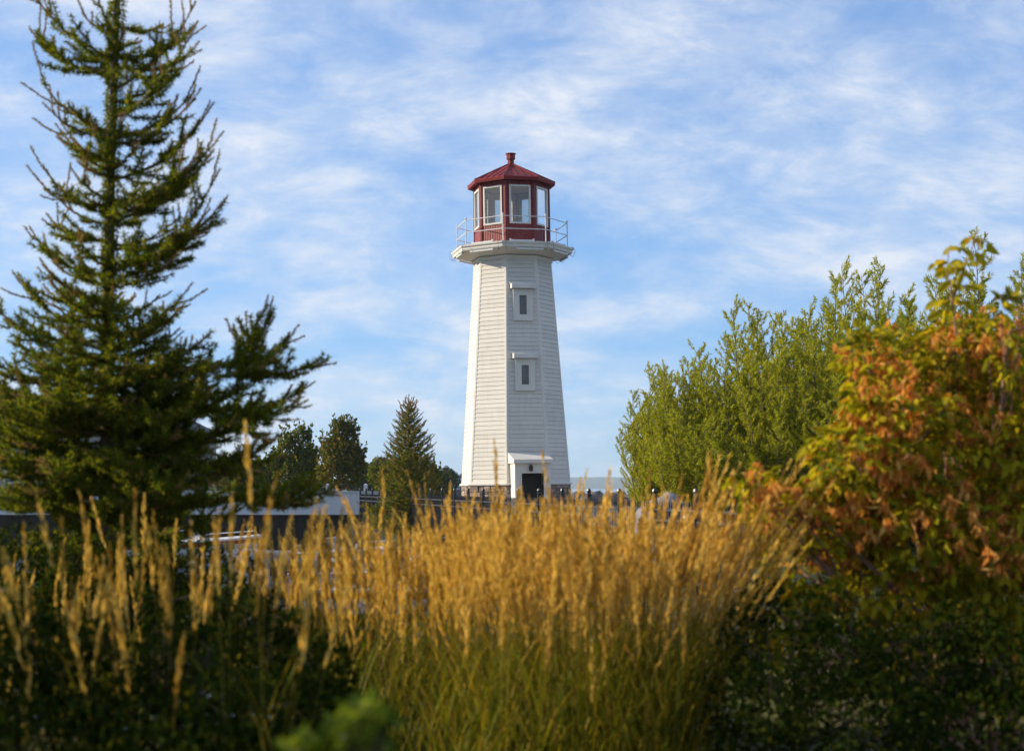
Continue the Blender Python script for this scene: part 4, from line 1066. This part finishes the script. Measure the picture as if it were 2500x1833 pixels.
# ---------------------------------------------------------------- willows right of the lighthouse
M_WILLOW = leafmat('willow_leaves', [(0.0, (0.17, 0.195, 0.006)), (0.55, (0.31, 0.315, 0.010)), (0.9, (0.42, 0.40, 0.024)), (1.0, (0.48, 0.42, 0.14))], 0.45, 0.5, 0.15)
M_WSTEM = paint('willow_stem', (0.13, 0.10, 0.05), 0.8, 0.2, 12, 0.2)
def willow_proto(seed, n_stem=22, H=6.0, spread=1.65):
    rng = np.random.default_rng(seed); wd = Soup(); LC = []; LDd = []
    for i in range(n_stem):
        a = i * 2.4 + rng.uniform(-.4, .4); r_ = spread * math.sqrt((i + 0.5) / n_stem); h = H * rng.uniform(0.66, 1.0) * (1 - 0.28 * (r_ / spread) ** 2)
        tip = np.array((math.cos(a)*r_, math.sin(a)*r_, h)); c = np.array((math.cos(a)*r_*0.55, math.sin(a)*r_*0.55, h*0.45)); pts = bez(np.array((math.cos(a)*.1, math.sin(a)*.1, -0.1)), c, tip, 14)
        pts[2:] += rng.normal(size=(12, 3)) * 0.03
        V, F = tube(pts, np.linspace(0.035, 0.004, 14), 5); wd.add(V, F)
        for t in np.linspace(0.04, 0.985, 70):
            q = np.array([np.interp(t*13, np.arange(14), pts[:, k]) for k in range(3)])
            az = rng.uniform(0, 2*math.pi); ln = (0.24 + 0.9 * (1 - t) ** 0.7) * rng.uniform(0.55, 1.1)
            dd = unit(np.array((math.cos(az), math.sin(az), rng.uniform(0.7, 1.9)))) if t > 0.25 else unit(np.array((math.cos(az), math.sin(az), rng.uniform(-.1, 1.0))))
            e = q + dd * ln; sp = bez(q, q + dd*ln*0.5 + np.array((math.cos(az), math.sin(az), 0)) * ln * 0.12, e, 5)
            V, F = tube(sp, np.linspace(0.006, 0.002, 5), 3); wd.add(V, F)
            m = max(4, int(ln / 0.0072)); s_ = rng.uniform(0.08, 1.02, m)
            C = np.stack([np.interp(s_*4, np.arange(5), sp[:, k]) for k in range(3)], -1); LC.append(C)
            LDd.append(unit(dd * 0.9 + rnd_dirs(rng, m) * 0.75))
    C = np.concatenate(LC); D = np.concatenate(LDd); n = len(C)
    V, F = leaf_flat(rng, C, D, rnd_dirs(rng, n), 0.098, 0.021)
    e = empty('willow_shrub'); link('stems', wd.mesh('stems', M_WSTEM), e)['kind'] = 'stuff'
    c = link('crown', mesh_np('crown', V, F, M_WILLOW), e); c['kind'] = 'stuff'
    return e
wp = [willow_proto(41), willow_proto(42), willow_proto(43)]
wsp = [(1612, 925, 37, 0.85, 'lowest willow shrub at the left end of the willow clump'), (1665, 872, 38.5, 0.9, 'willow shrub with a leafy shoulder next to the lowest one'), (1742, 868, 37, 0.9, 'middle willow shrub below the two slender plumes'), (1835, 782, 38, 0.85, 'willow shrub rising in a slender feathered plume'),
       (1930, 748, 39.5, 0.85, 'willow shrub with a narrow pale plume before the tall right group'), (2040, 726, 36, 0.9, 'full bright green willow shrub next to the maple'), (2120, 690, 38, 0.8, 'tall willow shrub with dark upright tips above the maple'),
       (2290, 668, 40, 0.8, 'willow shrub showing behind the maple leader'), (2435, 622, 39, 0.85, 'tallest willow shrub leaning right at the far right'), (1900, 900, 35.5, 1.0, 'low dense willow shrub in front of the others'), (1700, 1010, 35, 1.0, 'lowest front willow shrub behind the grass tips'),
       (2220, 850, 36, 1.0, 'willow shrub hidden deep behind the maple crown'), (2060, 960, 34.5, 1.0, 'short front willow shrub left of the maple crown')]
for i, (x, yt, d, wsc, lab) in enumerate(wsp):
    o = wp[i % 3] if i < 3 else copy_thing(wp[i % 3])
    zt = PZ(yt, d); sc = zt / 5.35
    o.location = ((x - 1250) / FPX * d, d, 0); o.rotation_euler = (0, 0, i * 1.7); o.scale = (1.12 * wsc * max(sc, 0.8), 1.12 * wsc * max(sc, 0.8), sc)
    tag(o, lab, 'shrub', 'willow shrubs right of the lighthouse')
# ---------------------------------------------------------------- box-elder maple on the right
M_MAPLE = leafmat('maple_leaves', [(0.0, (0.080, 0.105, 0.006)), (0.45, (0.26, 0.245, 0.007)), (0.85, (0.48, 0.36, 0.014)), (1.0, (0.48, 0.20, 0.02))], 0.45, 0.6, 0.08)
M_SEED = leafmat('maple_seed_wings', [(0.0, (0.44, 0.13, 0.025)), (0.5, (0.62, 0.26, 0.050)), (1.0, (0.74, 0.44, 0.12))], 0.38, 0.7, 0.05)
rng = np.random.default_rng(51)
MD = 7.4
mlobes = plobes(MD, [(2120, 900, 70, 95, 0.2), (2200, 880, 90, 80, 0.5), (2330, 850, 70, 75, 0.2), (2330, 930, 130, 120, 0.6), (2465, 810, 62, 90, -0.1), (2500, 930, 120, 160, 0.4), (2160, 1060, 110, 110, 0), (2060, 1120, 80, 75, -0.2), (2300, 1120, 160, 130, 0.2),
                     (2500, 1150, 130, 150, 0), (1835, 1190, 50, 46, -0.5), (1930, 1250, 80, 62, -0.2), (2050, 1260, 120, 90, 0), (2240, 1300, 170, 120, 0), (2450, 1330, 150, 140, -0.1), (1980, 1370, 100, 90, -0.1), (2180, 1430, 130, 90, 0), (2420, 1460, 130, 100, 0),
                     (1900, 1500, 70, 80, -0.1), (2200, 1580, 90, 70, -0.2), (2450, 1640, 80, 70, -0.2)], 1.25)
mbase = np.array((2.55, 7.6, -0.05))
me_ = empty('maple_shrub', tuple(mbase)); tag(me_, 'bushy maple with pinkish seed clusters and yellow green leaves at right', 'shrub')
wd = Soup()
for c, r_ in mlobes:
    c = np.asarray(c) - mbase
    q = limb(wd, rng, (rng.normal()*0.15, rng.normal()*0.1, 0), c, 0.022, 0.006, 9, 0.15, 5)
    for _ in range(7): limb(wd, rng, q[int(rng.integers(4, 9))], c + rnd_dirs(rng, 1)[0] * np.asarray(r_) * 0.9, 0.006, 0.0018, 5, 0.2, 4)
# upright leader
lead = [P(2335, 820, 7.3), P(2325, 735, 7.3), P(2312, 660, 7.3), P(2318, 600, 7.28)]; lead2 = [P(2325, 735, 7.3), P(2352, 660, 7.3), P(2372, 610, 7.32), P(2386, 566, 7.34)]
for ld in (lead, lead2):
    V, F = tube(np.array(ld) - mbase, np.linspace(0.006, 0.002, 4), 5); wd.add(V, F)
link('stems', wd.mesh('stems', M_STEM, True), me_)['kind'] = 'stuff'
def maple_leaflet_soup(so, rng, C, D, size):
    """compound leaves: an end leaflet and two drooping pairs on a thin stalk"""
    n = len(C); D = unit(D)
    S = unit(np.cross(D, (0, 0, 1.0)) + rnd_dirs(rng, n) * 0.2); down = np.array((0, 0, -1.0))
    for (along, side, sz) in ((1.0, 0, 1.0), (0.62, 1, 0.85), (0.62, -1, 0.85), (0.3, 1, 0.62), (0.3, -1, 0.62)):
        A = C + D * size * 0.8 * along + down * size * 0.25 * along ** 2
        dd = unit(D * (0.9 if side == 0 else 0.45) + S * side * 0.85 + down * rng.uniform(0.25, 1.0, (n, 1)))
        Nn = unit(np.cross(dd, S if side == 0 else D) * 0.6 + np.array((0, 0, 0.8)) + rnd_dirs(rng, n) * 0.35)
        V, F = leaf_quads(rng, A, dd, Nn, size * sz, size * sz * 0.5, 0.22); so.add(V, F)
lf = Soup(); tw_leaf = []
C, d = lobe_points(rng, mlobes, 2900, 0.85)
maple_leaflet_soup(lf, rng, C - mbase, unit(d * 0.9 + rnd_dirs(rng, len(C)) * 0.7), 0.066)
c = link('crown', lf.mesh('crown', M_MAPLE), me_); c['kind'] = 'stuff'
# single leaves that stand out: on the leader and over the sunny skin of the crown
leafs = []
for v in range(4):
    so = Soup(); r2 = np.random.default_rng(60 + v); maple_leaflet_soup(so, r2, np.zeros((1, 3)), np.array(((0, 1.0, 0.15),)), 0.085); leafs.append(so.mesh('leaf', M_MAPLE))
def put_leaf(p, d, s=1.0):
    o = link('leaf', leafs[int(rng.integers(4))], me_); o.location = tuple(p - mbase)
    o.rotation_euler = (rng.uniform(-.3, .3), rng.uniform(-.4, .4), math.atan2(-d[0], d[1])); o.scale = (s, s, s)
for ld in (lead, lead2):
    for k in range(11):
        t = rng.uniform(0.15, 1.0) * 3; p = np.array([np.interp(t, np.arange(4), np.array(ld)[:, q]) for q in range(3)]); a = k * 2.4; put_leaf(p, (math.cos(a), math.sin(a)), rng.uniform(0.75, 1.05))
C, d = lobe_points(rng, mlobes[:18], 1400, 0.95)
sel = np.where((d[:, 1] < 0.1))[0][:250]
for i in sel: put_leaf(C[i], d[i], rng.uniform(0.65, 1.0))
# twigs that poke out of the crown with a few leaves each
tw = Soup()
C, d = lobe_points(rng, mlobes[:13], 400, 1.0)
for i in np.where((d[:, 2] > -0.1) & (d[:, 1] < 0.5) & ((C[:, 0] < 1.9) | (C[:, 2] < 2.0)))[0][:40]:
    dv = unit(d[i] * 0.7 + np.array((0, -0.1, 0.8)) + rng.normal(size=3) * 0.25); ln = rng.uniform(0.06, 0.17); a = C[i] * 1.0
    V, F = tube([a - dv * 0.1 - mbase, a + dv * ln * 0.5 - mbase, a + dv * ln - mbase], [0.003, 0.0022, 0.0015], 4); tw.add(V, F)
    lf2 = Soup(); m_ = 5; t_ = rng.uniform(0.1, 1.0, (m_, 1)); maple_leaflet_soup(lf2, rng, a + dv * ln * t_ - mbase, unit(rnd_dirs(rng, m_) + dv * 0.3), 0.075)
    tw_leaf.append(lf2)
link('outer_twigs', tw.mesh('outer_twigs', M_STEM), me_)['kind'] = 'stuff'
al = Soup()
for q in tw_leaf:
    al.V += q.V
    for k_, fs in q.F.items(): al.F.setdefault(k_, []).extend([f + al.n for f in fs])
    al.T += q.T; al.n += q.n
link('outer_leaves', al.mesh('outer_leaves', M_MAPLE), me_)['kind'] = 'stuff'
# hanging bunches of winged seeds
def seed_bunch(rng, n=12):
    C = np.zeros((n, 3)) + rng.normal(size=(n, 3)) * np.array((0.008, 0.008, 0.006)) + np.array((0, 0, -0.02)) * rng.uniform(0, 1.6, (n, 1))
    D = unit(np.array((0, 0, -1.0)) + rng.normal(size=(n, 3)) * 0.5); return leaf_flat(rng, C, D, rnd_dirs(rng, n), 0.042, 0.014)
bun = []
for v in range(3):
    V, F = seed_bunch(np.random.default_rng(70 + v), 14); bun.append(mesh_np('seed_bunch', V, F, M_SEED))
up = [m for m in mlobes[:16]]
cc, d = lobe_points(rng, up, 105, 0.95)
C = np.repeat(cc, 9, 0) + rng.normal(size=(105*9, 3)) * 0.075
C = C[(C[:, 2] > 1.15) | (rng.random(len(C)) < 0.15)]
front = np.argsort(C[:, 1])
rest = Soup()
for r_, i in enumerate(front):
    if r_ < 260:
        o = link('seed_bunch', bun[r_ % 3], me_); o.location = tuple(C[i] - mbase); o.rotation_euler = (0, 0, rng.uniform(0, 6.28)); s_ = rng.uniform(1.1, 1.9); o.scale = (s_, s_, s_)
    else:
        V, F = seed_bunch(rng, 12); rest.add(V * rng.uniform(0.9, 1.5) + C[i] - mbase, F)
link('seed_bunches_inside', rest.mesh('seed_bunches_inside', M_SEED), me_)['kind'] = 'stuff'
# ---------------------------------------------------------------- feather reed grass
M_PLUME = leafmat('straw_plumes', [(0.0, (0.42, 0.235, 0.036)), (0.5, (0.74, 0.455, 0.085)), (1.0, (0.92, 0.65, 0.19))], 0.33, 0.8, 0.03, tcol=1.1, tone=[(0.0, (0.42, 0.36, 0.30)), (0.5, (0.92, 0.92, 0.90)), (1.0, (1.1, 1.12, 1.25))])
M_STALK = leafmat('grass_stalks', [(0.0, (0.75, 0.8, 0.7)), (1.0, (1.2, 1.15, 1.0))], 0.25, 0.6, 0.2, tone=[(0.0, (0.090, 0.105, 0.008)), (0.45, (0.18, 0.16, 0.010)), (0.70, (0.22, 0.155, 0.026)), (1.0, (0.40, 0.25, 0.06))], tcol=1.1)
M_BLADE = leafmat('grass_blades', [(0.0, (0.075, 0.100, 0.006)), (0.6, (0.17, 0.165, 0.008)), (0.9, (0.30, 0.205, 0.018)), (1.0, (0.28, 0.18, 0.04))], 0.38, 0.6, 0.10, tcol=1.2)
def reed_stand(name, label, clumps, seed, blades=3):
    """clumps: (x, y, radius, stalks, height, lean x, lean y)"""
    rng = np.random.default_rng(seed)
    B = []; Hh = []; Ln = []
    for (x, y, r_, n, h, lx, ly) in clumps:
        a = rng.uniform(0, 2*math.pi, n); q = r_ * np.sqrt(rng.uniform(0, 1, n)); bx = x + q*np.cos(a); by = y + q*np.sin(a)
        B.append(np.stack((bx, by, ground_z(bx, by)), -1)); hh = h * (rng.normal(1, 0.10, n) + 0.05 * rng.exponential(0.6, n)).clip(0.7, 1.16) * (1 - 0.10 * (q / max(r_, .01)) ** 2); Hh.append(hh)
        out = np.stack((np.cos(a) * q, np.sin(a) * q), -1) * 0.35
        Ln.append(out + rng.normal(size=(n, 2)) * np.where(rng.random((n, 1)) < 0.14, 0.19, 0.06) + np.array((lx, ly)))
    B = np.concatenate(B); Hh = np.concatenate(Hh); Ln = np.concatenate(Ln); n = len(B)
    def pos(t):
        t = np.asarray(t)
        return B[:, None, :] + np.concatenate((Ln[:, None, :] * (t**1.8)[..., None] * Hh[:, None, None], (Hh[:, None] * t)[..., None]), -1)
    T = np.broadcast_to(np.linspace(0, 1, 7)[None, :], (n, 7)); PT = pos(T)
    a = rng.uniform(0, math.pi, n); S = np.stack((np.cos(a), np.sin(a), 0*a), -1)[:, None, :]
    w = 0.0020 * (1.2 - T)[..., None]
    V = np.stack((PT - S*w, PT + S*w), 2).reshape(-1, 3); b = (np.arange(n) * 14)[:, None, None]; k = np.arange(6)[None, :, None] * 2
    F = (b + k + np.array((0, 1, 3, 2))[None, None, :]).reshape(-1, 4)
    e = empty(name, (float(B[:, 0].mean()), float(B[:, 1].mean()), 0.0)); o3 = np.array((B[:, 0].mean(), B[:, 1].mean(), 0.0)); tag(e, label, 'grass', kind='stuff')
    c = link('stalks', mesh_np('stalks', V - o3, F, M_STALK, tone=np.repeat(T.ravel(), 2)), e); c['kind'] = 'stuff'
    # plumes
    m = 60; PL = rng.uniform(0.24, 0.38, n) / Hh
    s_ = rng.uniform(0, 1, (n, m)); t = 1 - PL[:, None] * (1 - s_)
    C = pos(t); TG = unit(pos(np.minimum(t + 0.01, 1.02)) - C); rd = rnd_dirs(rng, n*m).reshape(n, m, 3)
    thick = np.sin(np.clip(s_ * 0.92 + 0.10, 0, 1) * math.pi) ** 0.7
    D = unit(TG * 1.0 + rd * 0.27); ln = 0.036 * (0.45 + 0.75 * thick)
    C = C + rd * 0.0036 * thick[..., None]
    V, F = leaf_flat(rng, C.reshape(-1, 3), D.reshape(-1, 3), rnd_dirs(rng, n*m), ln.reshape(-1, 1), 0.0070)
    ripe = np.clip(rng.normal(0.5, 0.27, n), 0, 1)
    c = link('plumes', mesh_np('plumes', V - o3, F, M_PLUME, tone=np.repeat(ripe, m * 4)), e); c['kind'] = 'stuff'
    # leaf blades
    bi = np.repeat(np.arange(n), blades); nb = len(bi); t0 = rng.uniform(0.02, 0.45, nb); base = B[bi] + np.stack((Ln[bi, 0] * t0**1.8 * Hh[bi], Ln[bi, 1] * t0**1.8 * Hh[bi], Hh[bi] * t0), -1)
    az = rng.uniform(0, 2*math.pi, nb); hd = np.stack((np.cos(az), np.sin(az), 0*az), -1); bl = rng.uniform(0.28, 0.62, nb) * np.clip(Hh[bi], 0.8, 1.3)
    T = np.linspace(0, 1, 6)
    PTS = base[:, None, :] + hd[:, None, :] * (bl[:, None] * (0.28*T + 0.30*T**2.4)[None, :])[..., None] + np.array((0, 0, 1.0)) * (bl[:, None] * (0.95*T - 0.38*T**3)[None, :])[..., None]
    S = np.stack((-np.sin(az), np.cos(az), 0*az), -1)[:, None, :]; w = (0.0036 * (1 - T**2) + 0.0004)[None, :, None]
    V = np.stack((PTS - S*w, PTS + S*w), 2).reshape(-1, 3); b = (np.arange(nb) * 12)[:, None, None]; k = np.arange(5)[None, :, None] * 2
    F = (b + k + np.array((0, 1, 3, 2))[None, None, :]).reshape(-1, 4)
    c = link('blades', mesh_np('blades', V - o3, F, M_BLADE), e); c['kind'] = 'stuff'
    return e
rc = np.random.default_rng(90)
cl = []
def clump_px(x, ytop, d, n, r_=0.20, lx=0.0, ly=0.0):
    p = P(x, ytop, d); cl.append((p[0], d, r_, n, p[2] - float(ground_z(p[0], d)), lx, ly))
for (x, yt, d, n) in ((690, 1290, 7.4, 80), (740, 1270, 7.6, 85), (800, 1250, 7.5, 95), (860, 1255, 7.3, 95), (930, 1250, 7.2, 95), (1000, 1230, 7.2, 90), (1040, 1215, 7.2, 90),
                      (1100, 1175, 6.6, 95), (1160, 1190, 6.9, 90), (1210, 1205, 6.2, 95), (1270, 1180, 6.6, 90), (1310, 1160, 5.9, 90), (1360, 1195, 6.5, 90), (1410, 1190, 6.0, 90), (1450, 1160, 6.4, 90), (1500, 1205, 6.7, 90), (1550, 1190, 6.0, 85), (1610, 1195, 6.5, 80), (1660, 1180, 6.0, 70),
                      (1130, 1250, 5.6, 50), (1240, 1240, 5.4, 50), (1350, 1250, 5.3, 50), (1460, 1245, 5.4, 50), (1560, 1250, 5.5, 45), (980, 1290, 6.0, 40), (860, 1320, 6.6, 40)):
    clump_px(x + rc.normal()*12, yt + (112 if yt < 1235 else 62), d * 1.2, int(n * 0.60), 0.25, rc.normal() * 0.06, rc.normal() * 0.05)
    if yt < 1235: clump_px(x + rc.normal()*22, yt + 8 + rc.normal()*16, d * 1.2, 4, 0.25, rc.normal() * 0.07, 0.0)
clump_px(1640, 1225, 6.8, 60, 0.13, 0.34, 0.0); clump_px(1600, 1215, 7.0, 45, 0.15, 0.20, 0.0)
reed_stand('feather_reed_grass', 'broad stand of golden feather reed grass in the middle foreground', cl, 91, 4)
cl = []
for (x, yt, d, n) in ((-30, 1330, 6.4, 26), (50, 1270, 6.2, 26), (110, 1320, 6.4, 24), (175, 1290, 6.2, 24), (270, 1165, 5.6, 14), (300, 1240, 6.6, 22), (370, 1235, 6.0, 22), (410, 1260, 6.4, 24), (470, 1270, 6.2, 22), (540, 1230, 5.8, 20), (600, 1180, 5.5, 18), (690, 1150, 5.2, 16), (640, 1280, 6.5, 24), (330, 1420, 5.4, 14), (120, 1400, 5.6, 16), (20, 1540, 5.0, 14)):
    clump_px(x, yt + 55, d * (1.22 if len(cl) % 3 == 0 else 0.9), int(n * 0.36), 0.18, rc.normal() * 0.05 + (0.08 if x > 560 else 0), rc.normal() * 0.05)
reed_stand('feather_reed_grass', 'sparse dark-stemmed reed grass in front of the larch at lower left', cl, 92, 4)
# ---------------------------------------------------------------- low shrubs in the shade at lower left
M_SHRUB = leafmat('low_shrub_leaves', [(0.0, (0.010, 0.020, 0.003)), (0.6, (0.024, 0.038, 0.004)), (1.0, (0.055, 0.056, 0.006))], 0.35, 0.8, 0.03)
def low_shrub(label, d, lst, n, seed, size=0.034, mat=None):
    lobes = plobes(d, lst, 1.2); b = (float(np.mean([l[0][0] for l in lobes])), float(np.mean([l[0][1] for l in lobes])), 0.0)
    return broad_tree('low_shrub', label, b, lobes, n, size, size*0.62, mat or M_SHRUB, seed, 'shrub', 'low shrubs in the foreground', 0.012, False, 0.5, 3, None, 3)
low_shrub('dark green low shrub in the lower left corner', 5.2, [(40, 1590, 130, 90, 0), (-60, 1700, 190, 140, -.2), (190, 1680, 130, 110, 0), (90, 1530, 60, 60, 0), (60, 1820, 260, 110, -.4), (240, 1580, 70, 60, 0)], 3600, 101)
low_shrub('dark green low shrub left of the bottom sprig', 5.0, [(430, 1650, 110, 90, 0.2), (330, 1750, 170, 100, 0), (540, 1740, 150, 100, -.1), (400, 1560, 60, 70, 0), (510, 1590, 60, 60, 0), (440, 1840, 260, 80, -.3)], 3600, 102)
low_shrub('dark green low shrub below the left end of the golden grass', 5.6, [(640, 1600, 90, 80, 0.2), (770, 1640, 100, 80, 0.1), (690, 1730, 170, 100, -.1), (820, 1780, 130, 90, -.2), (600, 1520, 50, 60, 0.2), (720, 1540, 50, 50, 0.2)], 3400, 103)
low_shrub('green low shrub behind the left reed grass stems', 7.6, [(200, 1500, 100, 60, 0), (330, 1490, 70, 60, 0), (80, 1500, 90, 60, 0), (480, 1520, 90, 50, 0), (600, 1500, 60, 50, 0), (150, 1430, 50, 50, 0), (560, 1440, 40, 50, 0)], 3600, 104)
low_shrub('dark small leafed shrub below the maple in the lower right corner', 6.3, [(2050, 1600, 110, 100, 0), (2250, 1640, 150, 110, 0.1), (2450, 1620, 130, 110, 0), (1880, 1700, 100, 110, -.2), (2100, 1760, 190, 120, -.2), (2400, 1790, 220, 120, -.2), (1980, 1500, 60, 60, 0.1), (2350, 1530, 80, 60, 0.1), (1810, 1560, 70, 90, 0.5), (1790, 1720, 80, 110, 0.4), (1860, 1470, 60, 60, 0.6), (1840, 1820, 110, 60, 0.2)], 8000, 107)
low_shrub('added dark shrub standing in for shadow between the larch and the reed grass', 8.9, [(60, 1350, 90, 70, 0), (180, 1380, 110, 70, 0), (320, 1370, 110, 80, 0), (450, 1390, 100, 70, 0), (560, 1400, 90, 60, 0), (-60, 1370, 100, 80, 0), (240, 1460, 260, 70, 0), (500, 1470, 200, 60, 0)], 6500, 108)  # dark leaves added in place of the shadow at the larch's foot
low_shrub('dark shrub added on the bank to darken gaps behind the lower left shrubs', 10.6, [(40, 1500, 130, 60, 0), (250, 1520, 140, 60, 0), (450, 1530, 130, 60, 0), (640, 1540, 130, 55, 0), (820, 1560, 120, 55, 0), (960, 1590, 110, 50, 0), (300, 1600, 330, 70, -.4), (760, 1640, 300, 60, -.4)], 6500, 109, 0.05)  # added to hide bright water and darken the gaps in front
low_shrub('dark shrub added on the bank to darken gaps behind the maple', 10.2, [(1780, 1560, 90, 60, 0), (1920, 1500, 120, 90, 0), (2100, 1480, 140, 100, 0), (2300, 1470, 150, 110, 0), (2480, 1470, 120, 110, 0), (2000, 1620, 260, 80, -.3), (2350, 1620, 260, 80, -.3)], 6500, 110, 0.05)  # added likewise, to darken what shows through below the maple
M_SPRIG = leafmat('sprig_leaves', [(0.0, (0.06, 0.11, 0.010)), (1.0, (0.22, 0.25, 0.016))], 0.45, 0.5, 0.2)
low_shrub('out of focus bright green sprig at the bottom edge', 2.5, [(880, 1745, 50, 32, 0), (850, 1790, 50, 40, 0), (930, 1780, 34, 34, 0), (740, 1825, 44, 22, 0), (780, 1850, 70, 30, 0.05), (880, 1850, 70, 40, 0.05)], 230, 105, 0.034, M_SPRIG)
# unseen planting added outside the frame at left to shade the foreground
hl = [(np.array((-3.55 + 0.25*math.sin(k*2.1), 2.0 + 0.52*k, 1.25)), (0.72, 0.55, 1.35 + 0.2*math.sin(k*1.7))) for k in range(8)]
broad_tree('added_shade_hedge', 'unseen shrub row added left of the frame to shade the foreground', (-3.55, 4.7, 0.0), hl, 9000, 0.085, 0.055, M_SHRUB, 106, 'added_shade_hedge', None, 0.02, True, 0.5, 4, None, 3)
# ---------------------------------------------------------------- air
hz = MB(); hz.box((0, 2950, 45), (10300, 6400, 94.0))
hm = bpy.data.materials.new('haze_air'); hm.use_nodes = True; ht = hm.node_tree; ht.nodes.clear()
ho = N(ht, 'ShaderNodeOutputMaterial'); hv = N(ht, 'ShaderNodeVolumePrincipled'); hv.inputs['Color'].default_value = (0.66, 0.82, 1.0, 1); hv.inputs['Density'].default_value = 0.00017; hv.inputs['Anisotropy'].default_value = 0.2
L(ht, hv.outputs[0], ho.inputs['Volume'])
tag(hz.build('haze', hm), kind='stuff')
